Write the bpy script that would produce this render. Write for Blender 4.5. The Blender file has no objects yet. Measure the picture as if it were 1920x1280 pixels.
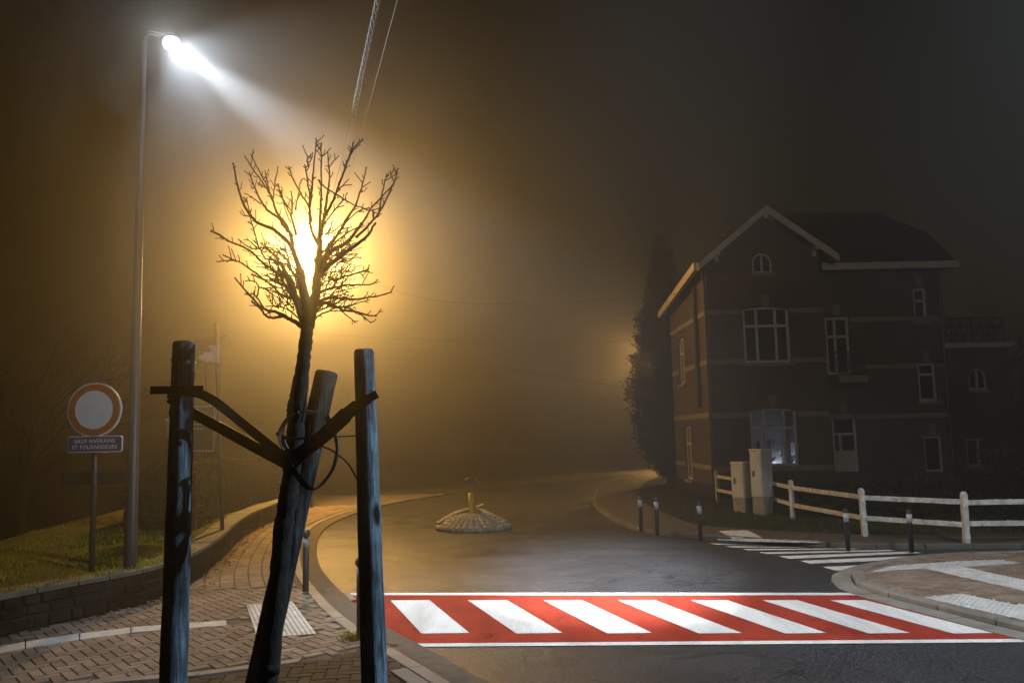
import bpy, bmesh, math, random
from mathutils import Vector, Matrix
rnd = random.Random(7)
C = bpy.context.scene.collection
SC = bpy.context.scene

# ------------------------------------------------------------------ camera
FPX, PITCH, ROLL, HC = 1530.0, math.atan(177/1530.0), -0.02, 2.1
cam = bpy.data.objects.new('camera', bpy.data.cameras.new('camera'))
C.objects.link(cam)
cam.data.sensor_width = 36.0
cam.data.lens = FPX/1920*36
cam.data.clip_start, cam.data.clip_end = 0.05, 500
MC = Matrix.Rotation(math.pi/2+PITCH, 4, 'X') @ Matrix.Rotation(ROLL, 4, 'Z')
cam.matrix_world = Matrix.Translation((0, 0, HC)) @ MC
SC.camera = cam
M3 = MC.to_3x3()
CAMP = Vector((0, 0, HC))
def _ray(px, py): return M3 @ Vector((px-960, 640-py, -FPX))
def at(px, py, Y):
    d = _ray(px, py); return CAMP + d*(Y/d.y)
def G(px, py, z=0.0):
    d = _ray(px, py); return CAMP + d*((z-HC)/d.z)

# ------------------------------------------------------------------ night sky, exposure
w = bpy.data.worlds.new("World"); SC.world = w; w.use_nodes = True
nt = w.node_tree; nt.nodes.clear()
out = nt.nodes.new('ShaderNodeOutputWorld'); bg = nt.nodes.new('ShaderNodeBackground')
sky = nt.nodes.new('ShaderNodeTexSky'); sky.sky_type = 'NISHITA'; sky.sun_disc = False
sky.sun_elevation = math.radians(-4.0); sky.sun_rotation = math.radians(48)
sky.dust_density = 6.0; sky.ozone_density = 0.3
bg.inputs[1].default_value = 0.10
tint = nt.nodes.new('ShaderNodeMix'); tint.data_type = 'RGBA'; tint.blend_type = 'MULTIPLY'; tint.inputs[0].default_value = 1.0
tint.inputs[7].default_value = (1.0, 1.0, 0.68, 1)      # town glow on the cloud: the night sky is a dull olive
nt.links.new(sky.outputs[0], tint.inputs[6]); nt.links.new(tint.outputs[2], bg.inputs[0]); nt.links.new(bg.outputs[0], out.inputs[0])
SC.view_settings.view_transform = 'Standard'; SC.view_settings.look = 'None'
SC.view_settings.gamma = 1; SC.view_settings.exposure = 0.0
SC.render.engine = 'CYCLES'
cy = SC.cycles
cy.use_denoising = True
cy.max_bounces = 8; cy.diffuse_bounces = 3; cy.glossy_bounces = 3; cy.transmission_bounces = 4
cy.volume_bounces = 0; cy.transparent_max_bounces = 12
cy.sample_clamp_indirect = 4.0
cy.caustics_reflective = False; cy.caustics_refractive = False

# light numbers, set up here and used by the lamps' own builders and the added spots further down
SODIUM_W, SODIUM_COL = 2900.0, (1.0, 0.55, 0.14)
FAR_SODIUM_W = 2900.0
SODIUM_DOWN_W, FAR_DOWN_W = 7400.0, 9500.0
LED_COL = (0.80, 0.90, 1.0)
LED_BEAM_W, LED_FLOOD_W, LED_OPP_W = 26000.0, 900.0, 3200.0
POOL_SPOT_W = 150000.0
HOUSE_FILL_W = 2100.0
LED_LOBE_W = 3700.0
FOG_DENSITY, FOG_G = 0.0175, 0.91

# ------------------------------------------------------------------ mesh helpers
ORG = {}
def origin(o): return ORG.get(o.name, Vector((0, 0, 0))) if o else Vector((0, 0, 0))
class MB:
    def __init__(s): s.v = []; s.f = []; s.mi = []; s.st = []
    def add(s, vs, fs, m=0):
        b = len(s.v); s.st.append((b, len(s.f))); s.v += [Vector(v) for v in vs]
        for f in fs: s.f.append([b+i for i in f]); s.mi.append(m)
        return s
    def box(s, c, d, R=None, m=0, taper=1.0):
        c = Vector(c); hx, hy, hz = d[0]/2, d[1]/2, d[2]/2; vs = []
        for z, t in ((-hz, 1.0), (hz, taper)):
            for x, y in ((-hx, -hy), (hx, -hy), (hx, hy), (-hx, hy)):
                p = Vector((x*t, y*t, z))
                if R is not None: p = R @ p
                vs.append(c+p)
        return s.add(vs, [(3, 2, 1, 0), (4, 5, 6, 7), (0, 1, 5, 4), (1, 2, 6, 5), (2, 3, 7, 6), (3, 0, 4, 7)], m)
    def bbox(s, x0, x1, y0, y1, z0, z1, m=0):
        return s.box(((x0+x1)/2, (y0+y1)/2, (z0+z1)/2), (x1-x0, y1-y0, z1-z0), None, m)
    def tube(s, pts, rad, n=8, cap=True, m=0, jit=0.0, r=None):
        pts = [Vector(p) for p in pts]; k = len(pts)
        if not isinstance(rad, (list, tuple)): rad = [rad]*k
        if k > 1 and len(rad) == 2 and k != 2: rad = [rad[0]+(rad[1]-rad[0])*i/(k-1) for i in range(k)]
        up = None; vs = []
        for i in range(k):
            t = (pts[min(i+1, k-1)]-pts[max(i-1, 0)])
            if t.length < 1e-9: t = Vector((0, 0, 1))
            t.normalize()
            if up is None:
                up = t.orthogonal().normalized()
            up = (up - t*up.dot(t))
            if up.length < 1e-6: up = t.orthogonal()
            up.normalize(); side = t.cross(up)
            for j in range(n):
                a = 2*math.pi*j/n
                q = rad[i]*(1+(jit*(r or rnd).uniform(-1, 1) if jit else 0))
                vs.append(pts[i]+up*math.cos(a)*q+side*math.sin(a)*q)
        fs = []
        for i in range(k-1):
            for j in range(n):
                a = i*n+j; b = i*n+(j+1) % n; fs.append((a, b, b+n, a+n))
        if cap:
            fs.append(tuple(reversed(range(n)))); fs.append(tuple((k-1)*n+j for j in range(n)))
        return s.add(vs, fs, m)
    def lathe(s, c, prof, n=16, m=0):
        c = Vector(c); vs = []; fs = []
        for r, z in prof:
            for j in range(n):
                a = 2*math.pi*j/n; vs.append(c+Vector((r*math.cos(a), r*math.sin(a), z)))
        for i in range(len(prof)-1):
            for j in range(n):
                a = i*n+j; b = i*n+(j+1) % n; fs.append((a, b, b+n, a+n))
        fs.append(tuple(reversed(range(n)))); fs.append(tuple((len(prof)-1)*n+j for j in range(n)))
        return s.add(vs, fs, m)
    def ribbon(s, pts, wid, th, wdirs, m=0):
        """flat band along pts, its width along wdirs (one vector or one per point)"""
        pts = [Vector(p) for p in pts]; k = len(pts); vs = []
        for i in range(k):
            t = (pts[min(i+1, k-1)]-pts[max(i-1, 0)]).normalized()
            wd = Vector(wdirs[i] if isinstance(wdirs, list) else wdirs)
            wd = (wd-t*wd.dot(t)).normalized(); nn = t.cross(wd)
            wi = wid[i] if isinstance(wid, list) else wid
            for a, b in ((-1, -1), (1, -1), (1, 1), (-1, 1)):
                vs.append(pts[i]+wd*(a*wi/2)+nn*(b*th/2))
        fs = [(3, 2, 1, 0)]
        for i in range(k-1):
            for j in range(4):
                a = i*4+j; b = i*4+(j+1) % 4; fs.append((a, b, b+4, a+4))
        fs.append(tuple((k-1)*4+j for j in range(4)))
        return s.add(vs, fs, m)
    def prism(s, poly, z0, z1, m=0):
        """xy polygon extruded from z0 to z1"""
        n = len(poly)
        ar = sum(poly[i][0]*poly[(i+1) % n][1]-poly[(i+1) % n][0]*poly[i][1] for i in range(n))
        if ar < 0: poly = list(reversed(poly))
        vs = [(p[0], p[1], z0) for p in poly]+[(p[0], p[1], z1) for p in poly]
        fs = [tuple(range(n, 2*n))]
        for i in range(n):
            j = (i+1) % n; fs.append((i, j, j+n, i+n))
        return s.add(vs, fs, m)
    def build(s, name, mat, parent=None, smooth=False, bevel=0.0):
        o0 = origin(parent)
        me = bpy.data.meshes.new(name)
        me.from_pydata([v-o0 for v in s.v], [], s.f)
        for mm in (mat if isinstance(mat, (list, tuple)) else [mat]): me.materials.append(mm)
        if any(s.mi): me.polygons.foreach_set('material_index', s.mi)
        bm = bmesh.new(); bm.from_mesh(me)
        big = [f for f in bm.faces if len(f.verts) > 4]
        if big: bmesh.ops.triangulate(bm, faces=big)
        bm.to_mesh(me); bm.free()
        if smooth: me.polygons.foreach_set('use_smooth', [True]*len(me.polygons))
        o = bpy.data.objects.new(name, me); C.objects.link(o)
        if parent: o.parent = parent; ORG[o.name] = o0
        if bevel:
            b = o.modifiers.new('edge', 'BEVEL'); b.width = bevel; b.segments = 2; b.limit_method = 'ANGLE'
        return o

def build_each(mb, name, mat, parent, smooth=False, bevel=0.0):
    """every piece added to mb becomes a mesh of its own"""
    ends = mb.st[1:]+[(len(mb.v), len(mb.f))]; o = []
    for (v0, f0), (v1, f1) in zip(mb.st, ends):
        q = MB(); q.add(mb.v[v0:v1], [[i-v0 for i in f] for f in mb.f[f0:f1]]); o.append(q.build(name, mat, parent, smooth, bevel))
    return o
def empty(name, loc):
    o = bpy.data.objects.new(name, None); C.objects.link(o); o.location = loc
    o.empty_display_size = 0.1; ORG[o.name] = Vector(loc); return o
def tag(o, label=None, cat=None, group=None, kind=None):
    if label: o['label'] = label
    if cat: o['category'] = cat
    if group: o['group'] = group
    if kind: o['kind'] = kind
    return o
def thing(name, loc, label, cat, group=None): return tag(empty(name, Vector(loc)), label, cat, group)
def struct(o): return tag(o, kind='structure')
def copy_tree(o, parent=None):
    c = o.copy(); C.objects.link(c)
    if parent: c.parent = parent
    for ch in [x for x in o.children]: copy_tree(ch, c)
    return c
def catmull(pts, n=6):
    pts = [Vector(p) for p in pts]; P = [pts[0]*2-pts[1]]+pts+[pts[-1]*2-pts[-2]]; o = []
    for i in range(1, len(P)-2):
        a, b, c, d = P[i-1:i+3]
        for k in range(n):
            t = k/n
            o.append(0.5*((2*b)+(c-a)*t+(2*a-5*b+4*c-d)*t*t+(3*b-a-3*c+d)*t**3))
    o.append(pts[-1]); return o
def offset(line, d):
    """xy polyline moved d metres to its left"""
    o = []
    for i, p in enumerate(line):
        t = line[min(i+1, len(line)-1)]-line[max(i-1, 0)]; t = Vector((t.x, t.y, 0)).normalized()
        o.append(Vector((p.x-t.y*d, p.y+t.x*d, p.z)))
    return o
def inside(poly, x, y):
    c = False; n = len(poly); j = n-1
    for i in range(n):
        xi, yi, xj, yj = poly[i][0], poly[i][1], poly[j][0], poly[j][1]
        if (yi > y) != (yj > y) and x < (xj-xi)*(y-yi)/(yj-yi)+xi: c = not c
        j = i
    return c

# ------------------------------------------------------------------ materials
def hx(r, g, b): return (r, g, b, 1)
class NT:
    def __init__(s, name):
        s.m = bpy.data.materials.new(name); s.m.use_nodes = True; s.t = s.m.node_tree
        s.b = s.t.nodes['Principled BSDF']
    def n(s, t, **k):
        x = s.t.nodes.new(t)
        for a, v in k.items(): setattr(x, a, v)
        return x
    def l(s, a, b): s.t.links.new(a, b)
    def coord(s): return s.n('ShaderNodeNewGeometry').outputs['Position']
    def noise(s, scale, detail=4, rough=0.6, vec=None, stretch=None):
        x = s.n('ShaderNodeTexNoise'); x.inputs['Scale'].default_value = scale
        x.inputs['Detail'].default_value = detail; x.inputs['Roughness'].default_value = rough
        v = vec or s.coord()
        if stretch:
            mp = s.n('ShaderNodeMapping'); mp.inputs['Scale'].default_value = stretch; s.l(v, mp.inputs[0]); v = mp.outputs[0]
        s.l(v, x.inputs['Vector']); return x.outputs['Fac']
    def ramp(s, fac, stops):
        r = s.n('ShaderNodeValToRGB'); e = r.color_ramp.elements
        while len(e) > len(stops): e.remove(e[-1])
        while len(e) < len(stops): e.new(1)
        for q, (p, c) in zip(e, stops): q.position = p; q.color = c
        s.l(fac, r.inputs[0]); return r.outputs[0]
    def mix(s, fac, a, b, mode='MIX'):
        x = s.n('ShaderNodeMix', data_type='RGBA', blend_type=mode)
        for i, v in ((0, fac), (6, a), (7, b)):
            if hasattr(v, 'links'): s.l(v, x.inputs[i])
            else: x.inputs[i].default_value = v
        return x.outputs[2]
    def col(s, c):
        if hasattr(c, 'links'): s.l(c, s.b.inputs['Base Color'])
        else: s.b.inputs['Base Color'].default_value = c
        return s
    def rough(s, r):
        if hasattr(r, 'links'): s.l(r, s.b.inputs['Roughness'])
        else: s.b.inputs['Roughness'].default_value = r
        return s
    def spec(s, v): s.b.inputs['Specular IOR Level'].default_value = v; return s
    def bump(s, h, st=0.3, dist=0.01):
        x = s.n('ShaderNodeBump'); x.inputs['Strength'].default_value = st; x.inputs['Distance'].default_value = dist
        s.l(h, x.inputs['Height']); s.l(x.outputs[0], s.b.inputs['Normal']); return s
def mat(name, c, rough=0.7, var=0.25, scale=6.0, bump=0.0, metal=0.0, bscale=None, spec=0.5):
    a = NT(name); lo = tuple(x*(1-var) for x in c); hi = tuple(min(1, x*(1+var)) for x in c)
    f = a.noise(scale); a.col(a.ramp(f, [(0.3, hx(*lo)), (0.7, hx(*hi))])).rough(rough).spec(spec)
    a.b.inputs['Metallic'].default_value = metal
    if bump: a.bump(a.noise(bscale or scale*6, 3), bump)
    return a.m

def asphalt_mat():
    a = NT('asphalt'); g = a.noise(34, 4, 0.85); big = a.noise(0.55, 6, .65)
    vo = a.n('ShaderNodeTexVoronoi'); vo.inputs['Scale'].default_value = 48; a.l(a.coord(), vo.inputs['Vector'])
    base = a.ramp(g, [(0.36, hx(.007, .007, .009)), (0.50, hx(.033, .034, .038)), (0.62, hx(.15, .153, .165))])
    chip = a.ramp(vo.outputs['Distance'], [(0.12, hx(1.9, 1.9, 1.9)), (0.3, hx(.85, .85, .85))])
    base = a.mix(1.0, base, chip, 'MULTIPLY')
    # broad patches, wheel polish and a few fine cracks
    base = a.mix(1.0, base, a.ramp(big, [(0.33, hx(.8, .8, .8)), (0.5, hx(.98, .98, .98)), (0.68, hx(1.15, 1.15, 1.14))]), 'MULTIPLY')
    cr = a.n('ShaderNodeTexVoronoi', feature='DISTANCE_TO_EDGE'); cr.inputs['Scale'].default_value = .55
    wv = a.n('ShaderNodeVectorMath', operation='ADD'); nz = a.n('ShaderNodeTexNoise'); nz.inputs['Scale'].default_value = 2.2; nz.inputs['Detail'].default_value = 5
    a.l(a.coord(), nz.inputs['Vector']); a.l(a.coord(), wv.inputs[0]); a.l(nz.outputs['Color'], wv.inputs[1]); a.l(wv.outputs[0], cr.inputs['Vector'])
    ck = a.ramp(cr.outputs['Distance'], [(0.004, hx(.35, .35, .35)), (0.012, hx(1, 1, 1))])
    a.col(a.mix(0.8, base, ck, 'MULTIPLY'))
    a.rough(a.ramp(a.noise(1.3, 4), [(0.3, hx(.28, .28, .28)), (0.7, hx(.46, .46, .46))])).spec(0.6)
    a.bump(g, 0.9, 0.012); return a.m
def paint_mat(name, c, wear=(0.08, .08, .085), amt=0.42, dirt=.72, crack=.8):
    a = NT(name); f = a.noise(22, 6, 0.8); f2 = a.noise(0.9, 4)
    m = a.n('ShaderNodeMath', operation='MULTIPLY'); a.l(f, m.inputs[0]); a.l(f2, m.inputs[1])
    k = a.ramp(m.outputs[0], [(amt-.09, hx(0, 0, 0)), (amt, hx(1, 1, 1))])
    tone = a.ramp(a.noise(1.5, 6, .7), [(0.28, hx(*(x*dirt for x in c))), (0.62, hx(*c))])
    grit = a.ramp(a.noise(36, 4, .85), [(0.30, hx(.5, .5, .5)), (0.44, hx(.92, .92, .92)), (0.7, hx(1.1, 1.1, 1.1))])
    # tyre tracks along the road direction
    mp = a.n('ShaderNodeMapping'); mp.inputs['Rotation'].default_value = (0, 0, .33); mp.inputs['Scale'].default_value = (1.1, .12, 1); a.l(a.coord(), mp.inputs[0])
    trk = a.ramp(a.noise(1.6, 5, .6, mp.outputs[0]), [(0.34, hx(.76, .74, .74)), (0.52, hx(1, 1, 1))])
    cc = a.mix(1.0, a.mix(1.0, tone, grit, 'MULTIPLY'), trk, 'MULTIPLY')
    cr = a.n('ShaderNodeTexVoronoi', feature='DISTANCE_TO_EDGE'); cr.inputs['Scale'].default_value = .8
    wv = a.n('ShaderNodeVectorMath', operation='ADD'); nz = a.n('ShaderNodeTexNoise'); nz.inputs['Scale'].default_value = 3.0; nz.inputs['Detail'].default_value = 6
    a.l(a.coord(), nz.inputs['Vector']); a.l(a.coord(), wv.inputs[0]); a.l(nz.outputs['Color'], wv.inputs[1]); a.l(wv.outputs[0], cr.inputs['Vector'])
    cc = a.mix(a.ramp(a.noise(.7, 2), [(0.45, hx(0, 0, 0)), (0.6, hx(crack, crack, crack))]), cc, a.mix(1.0, cc, a.ramp(cr.outputs['Distance'], [(0.006, hx(.3, .28, .28)), (0.022, hx(1, 1, 1))]), 'MULTIPLY'))
    a.col(a.mix(k, cc, hx(*wear))).rough(0.8).spec(0.06)
    a.bump(a.noise(62, 3, .75), 0.7, 0.01); return a.m
def paver_mat(name, c1, c2, c3):
    a = NT(name); isl = a.n('ShaderNodeNewGeometry').outputs['Random Per Island']
    tone = a.ramp(isl, [(0.0, hx(*c1)), (0.5, hx(*c2)), (1.0, hx(*c3))])
    dirt = a.ramp(a.noise(1.6, 6, 0.7), [(0.3, hx(.55, .53, .5)), (0.65, hx(1, 1, 1))])
    fine = a.ramp(a.noise(60, 3), [(0.3, hx(.75, .75, .75)), (0.7, hx(1.1, 1.1, 1.1))])
    a.col(a.mix(1.0, a.mix(1.0, tone, dirt, 'MULTIPLY'), fine, 'MULTIPLY')).rough(0.8).spec(.2)
    a.bump(a.noise(75, 3), 0.25, 0.005); return a.m
def brick_mat(name, c1, c2, mortar, sx=1.0):
    a = NT(name); sp = a.n('ShaderNodeSeparateXYZ'); a.l(a.coord(), sp.inputs[0])
    ad = a.n('ShaderNodeMath', operation='ADD'); a.l(sp.outputs[0], ad.inputs[0]); a.l(sp.outputs[1], ad.inputs[1])
    cb = a.n('ShaderNodeCombineXYZ'); a.l(ad.outputs[0], cb.inputs[0]); a.l(sp.outputs[2], cb.inputs[1])
    b = a.n('ShaderNodeTexBrick'); a.l(cb.outputs[0], b.inputs['Vector'])
    b.inputs['Color1'].default_value = hx(*c1); b.inputs['Color2'].default_value = hx(*c2); b.inputs['Mortar'].default_value = hx(*mortar)
    b.inputs['Scale'].default_value = sx; b.inputs['Brick Width'].default_value = 0.21; b.inputs['Row Height'].default_value = 0.075
    b.inputs['Mortar Size'].default_value = 0.011; b.inputs['Bias'].default_value = -0.2
    st = a.ramp(a.noise(0.8, 6, 0.7), [(0.3, hx(.5, .5, .5)), (0.7, hx(1.05, 1.05, 1.05))])
    a.col(a.mix(1.0, b.outputs['Color'], st, 'MULTIPLY')).rough(0.85)
    iv = a.n('ShaderNodeMath', operation='SUBTRACT'); iv.inputs[0].default_value = 1; a.l(b.outputs['Fac'], iv.inputs[1])
    a.bump(iv.outputs[0], 0.6, 0.02); return a.m
def wood_mat(name, lo, mid, hi):
    a = NT(name)
    g1 = a.noise(42, 6, 0.75, None, (1, 1, 0.05)); g2 = a.noise(13, 5, 0.65, None, (1, 1, 0.14)); blot = a.noise(7, 4)
    c = a.ramp(g1, [(0.32, hx(*lo)), (0.47, hx(*mid)), (0.62, hx(*hi))])
    c = a.mix(0.9, c, a.ramp(g2, [(0.38, hx(.16, .16, .16)), (0.55, hx(1.1, 1.1, 1.1))]), 'MULTIPLY')
    c = a.mix(0.8, c, a.ramp(blot, [(0.35, hx(.35, .33, .30)), (0.6, hx(1.15, 1.15, 1.15))]), 'MULTIPLY')
    vo = a.n('ShaderNodeTexVoronoi'); vo.inputs['Scale'].default_value = 1.0
    mp = a.n('ShaderNodeMapping'); mp.inputs['Scale'].default_value = (10, 10, 4.6); a.l(a.coord(), mp.inputs[0]); a.l(mp.outputs[0], vo.inputs['Vector'])
    knot = a.ramp(vo.outputs['Distance'], [(0.13, hx(.05, .05, .05)), (0.24, hx(1, 1, 1))])
    a.col(a.mix(1.0, c, knot, 'MULTIPLY')).rough(0.75).spec(0.25)
    a.bump(g1, 1.0, 0.02); return a.m
def leaf_mat(name, c, var=0.5):
    a = NT(name); isl = a.n('ShaderNodeNewGeometry').outputs['Random Per Island']
    a.col(a.ramp(isl, [(0, hx(*(x*(1-var) for x in c))), (1, hx(*(x*(1+var) for x in c)))])).rough(0.8).spec(0.04)
    return a.m
def emit_mat(name, c, s):
    a = NT(name); a.col(hx(*c)); a.b.inputs['Emission Color'].default_value = hx(*c); a.b.inputs['Emission Strength'].default_value = s
    a.m.cycles.emission_sampling = 'NONE'; return a.m
def bark_mat():
    a = NT('bark'); g = a.noise(90, 5, 0.7, None, (1, 1, 0.5)); b = a.noise(24, 4)
    c = a.ramp(g, [(0.38, hx(.010, .009, .008)), (0.6, hx(.03, .03, .028)), (0.75, hx(.11, .13, .145))])
    a.col(a.mix(0.7, c, a.ramp(b, [(0.35, hx(.35, .35, .35)), (0.65, hx(1.1, 1.1, 1.1))]), 'MULTIPLY')).rough(0.85)
    a.bump(g, 1.0, 0.006); return a.m
def lamp_mat(name, c, s):
    # clear glowing glass: it emits and lets the lamp's own light out
    m = bpy.data.materials.new(name); m.use_nodes = True; t = m.node_tree; t.nodes.clear()
    o = t.nodes.new('ShaderNodeOutputMaterial'); e = t.nodes.new('ShaderNodeEmission'); tr_ = t.nodes.new('ShaderNodeBsdfTransparent'); a = t.nodes.new('ShaderNodeAddShader')
    e.inputs[0].default_value = hx(*c); e.inputs[1].default_value = s
    t.links.new(e.outputs[0], a.inputs[0]); t.links.new(tr_.outputs[0], a.inputs[1]); t.links.new(a.outputs[0], o.inputs[0])
    m.cycles.emission_sampling = 'NONE'; return m
M = {}
M['asphalt'] = asphalt_mat()
M['white_paint'] = paint_mat('white_road_paint', (.80, .80, .78), (.25, .24, .23), 0.46, .94, .12)
M['red_paint'] = paint_mat('red_road_paint', (.38, .050, .030), (.07, .035, .03), 0.41, .7)
M['concrete'] = mat('concrete', (.22, .20, .175), .8, .3, 3, .35, bscale=60)
M['kerb'] = mat('kerb_stone', (.21, .19, .165), .7, .3, 2.5, .3, bscale=70)
M['pave_red'] = paver_mat('red_pavers', (.25, .18, .135), (.33, .24, .18), (.40, .31, .24))
M['pave_brown'] = paver_mat('brown_pavers', (.045, .032, .022), (.06, .043, .03), (.08, .058, .042))
M['joint'] = mat('paver_joint', (.105, .08, .06), .9, .3, 9)
M['tactile'] = mat('tactile_white', (.58, .56, .53), .7, .22, 8, .2)
M['earth'] = mat('dark_earth', (.03, .03, .018), .95, .4, 1.3, .4, spec=.05)
M['turf'] = mat('turf', (.10, .09, .015), .95, .4, 2.2, .5, spec=.05)
M['stone'] = mat('wall_stone', (.038, .033, .023), .9, .5, 3.0, .9, bscale=22, spec=.08)
M['wall_bed'] = mat('wall_bedding', (.04, .036, .028), .95, .4, 9)
M['stone_cap'] = mat('wall_cap', (.16, .145, .115), .85, .4, 5, .6, bscale=26)
M['wood'] = wood_mat('weathered_stake_wood', (.02, .03, .042), (.16, .26, .36), (.36, .53, .68))
M['wood_shaded'] = wood_mat('shaded_stake_wood', (.012, .013, .013), (.05, .058, .058), (.12, .14, .145))  # darker copy of the stake wood: the middle stake's shade put into its colour
M['kerb_dark'] = mat('dark_kerb_stone', (.11, .10, .085), .85, .35, 2.5, .3, bscale=50, spec=.15)  # darker kerb stone for the house corner
M['far_path'] = mat('far_footway', (.045, .043, .040), .8, .25, 3, .2, bscale=40, spec=.3)
M['rubber'] = mat('black_rubber', (.006, .006, .007), .55, .3, 30, .1)
M['bark'] = bark_mat()
M['twig'] = mat('twig_bark', (.013, .010, .007), .85, .4, 40, .3)
M['galv'] = mat('galvanised_steel', (.075, .075, .075), .45, .2, 8, .08, metal=.55)
M['grey_paint'] = mat('grey_post_paint', (.05, .051, .053), .45, .18, 5, .06)
M['dark_metal'] = mat('dark_metal', (.035, .037, .04), .45, .2, 8)
M['black'] = mat('black_paint', (.016, .016, .017), .4, .2, 8)
M['white_band'] = mat('white_reflective_band', (.36, .36, .35), .5, .12, 12)
M['fence_white'] = mat('fence_white', (.50, .48, .44), .8, .45, 9, .4)
M['cabinet'] = mat('cabinet_grey', (.42, .41, .38), .6, .15, 4, .05)
M['cabinet_base'] = mat('cabinet_plinth', (.22, .20, .17), .75, .3, 5, .2)
M['brick'] = brick_mat('house_brick', (.085, .060, .042), (.115, .083, .058), (.12, .10, .08))
M['brick_arch'] = mat('arch_brick', (.13, .07, .048), .85, .3, 14, .3)
M['band'] = mat('stone_band', (.22, .195, .155), .8, .2, 4, .2)
M['trim'] = mat('window_trim', (.50, .48, .44), .55, .1, 4)
M['barge'] = mat('barge_board', (.52, .47, .39), .6, .15, 3)
M['roof'] = mat('roof_tiles', (.022, .019, .017), .75, .35, 9, .7, bscale=14)
M['glass_dark'] = mat('dark_window_glass', (.02, .024, .03), .08, .2, 1.5)
M['iron'] = mat('wrought_iron', (.02, .02, .02), .5, .2, 9)
M['conifer'] = leaf_mat('conifer_foliage', (.016, .020, .009))
M['hedge'] = leaf_mat('hedge_leaves', (.045, .055, .018))
M['grass'] = leaf_mat('grass_blades', (.40, .34, .03))
M['shrub'] = leaf_mat('shrub_leaves', (.03, .036, .018))
M['litter'] = leaf_mat('fallen_leaves', (.20, .13, .06))
M['cable'] = mat('pale_cable', (.20, .195, .19), .55, .2, 30)
M['sign_white'] = mat('sign_white', (.84, .84, .86), .5, .06, 6)
M['sign_red'] = mat('sign_red', (.42, .10, .02), .5, .1, 6)
M['sign_blue'] = mat('sign_blue', (.018, .035, .12), .5, .1, 6)
M['sign_back'] = mat('sign_back', (.03, .03, .02), .6, .15, 6)
M['yellow_post'] = mat('yellow_post', (.50, .36, .05), .55, .15, 8)
M['cobble'] = mat('cobble_stone', (.33, .27, .18), .8, .35, 7, .5, bscale=30)
M['solar'] = mat('solar_glass', (.05, .05, .05), .35, .2, 9)
M['panel_grey'] = mat('housing_grey', (.45, .43, .41), .5, .12, 8)
M['led'] = lamp_mat('led_lens', (.93, .97, 1.0), 45.0)
M['sodium'] = lamp_mat('sodium_lens', (1.0, .72, .36), 90.0)

# ================================================================== LARGE STRUCTURE
# terrain: flat at the road, falling away behind the lawn on the left
mb = MB(); nx, ny = 60, 50; vs = []
for j in range(ny+1):
    for i in range(nx+1):
        x = -90+180*i/nx; y = -20+160*j/ny
        d = max(0.0, -8.5-x-0.14*max(0, y-20)); z = -0.10-2.6*min(1.0, d/9)
        vs.append((x, y, z))
mb.add(vs, [(j*(nx+1)+i, j*(nx+1)+i+1, (j+1)*(nx+1)+i+1, (j+1)*(nx+1)+i) for j in range(ny) for i in range(nx)])
struct(mb.build('ground', M['earth'], None, True))

LA_px = [(1150, 1400), (1000, 1330), (900, 1278), (835, 1240), (775, 1208), (723, 1179), (671, 1142), (639, 1112), (612, 1083), (598, 1058),
         (594, 1030), (601, 1003), (622, 983), (660, 966), (715, 949), (800, 933), (900, 919), (1000, 908), (1100, 899), (1200, 890), (1300, 882)]
LA = catmull([G(*p) for p in LA_px], 5)
R_px = [(1330, 880), (1215, 890), (1165, 900), (1128, 917), (1111, 938), (1124, 960), (1159, 982), (1198, 997), (1268, 1006), (1325, 1011), (1386, 1015.5),
        (1540, 1025), (1700, 1029), (1920, 1028), (2300, 1024)]
RK = catmull([G(*p) for p in R_px], 5)
wall_px = [(-420, 1300), (0, 1193), (240, 1139), (306, 1118), (355, 1096), (391, 1070), (417, 1047), (444, 1017), (470, 998), (503, 981), (535, 968), (556, 961)]
WB = catmull([G(*p, 0.05) for p in wall_px], 4)          # foot of the stone wall, road side

# asphalt: everything to the right of the left kerb and more
poly = [(p.x, p.y) for p in LA]+[(40, 60), (60, 60), (60, -10), (0, -10)]
mb = MB(); mb.add([(x, y, 0) for x, y in poly], [tuple(range(len(poly)))]); struct(mb.build('road', M['asphalt']))

# left: gutter strip, kerb, pavement bed and pavers
def band_mesh(a, b, z, mb=None, zside=None):
    mb = mb or MB(); n = len(a)
    vs = [(p.x, p.y, z) for p in a]+[(p.x, p.y, z) for p in b]
    mb.add(vs, [(i, i+1, n+i+1, n+i) for i in range(n-1)])
    if zside is not None:
        vs = [(p.x, p.y, z) for p in a]+[(p.x, p.y, zside) for p in a]
        mb.add(vs, [(n+i, n+i+1, i+1, i) for i in range(n-1)])
    return mb
def blocks(a, b, z, length, mb, gap=0.006, th=0.03):
    """kerb stones or gutter slabs between two matching polylines"""
    L = [0]
    for i in range(1, len(a)): L.append(L[-1]+(a[i]-a[i-1]).length)
    def pt(line, s):
        for i in range(1, len(L)):
            if s <= L[i] or i == len(L)-1:
                t = (s-L[i-1])/max(1e-6, L[i]-L[i-1]); return line[i-1].lerp(line[i], t)
    s = 0
    while s+length < L[-1]:
        p = [pt(a, s+gap), pt(a, s+length-gap), pt(b, s+length-gap), pt(b, s+gap)]
        dz = rnd.uniform(-.002, .002)
        mb.add([(q.x, q.y, z-th) for q in p]+[(q.x, q.y, z+dz) for q in p], [(4, 5, 6, 7), (0, 1, 5, 4), (1, 2, 6, 5), (2, 3, 7, 6), (3, 0, 4, 7)])
        s += length
    return mb
near = [p for p in LA if p.y < 50]
g1, k0, k1 = offset(near, 0.02), offset(near, 0.30), offset(near, 0.44)
struct(blocks(g1, k0, 0.012, 0.5, MB()).build('gutter', M['concrete']))
kn = len([p for p in near if p.y < 27])
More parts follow.
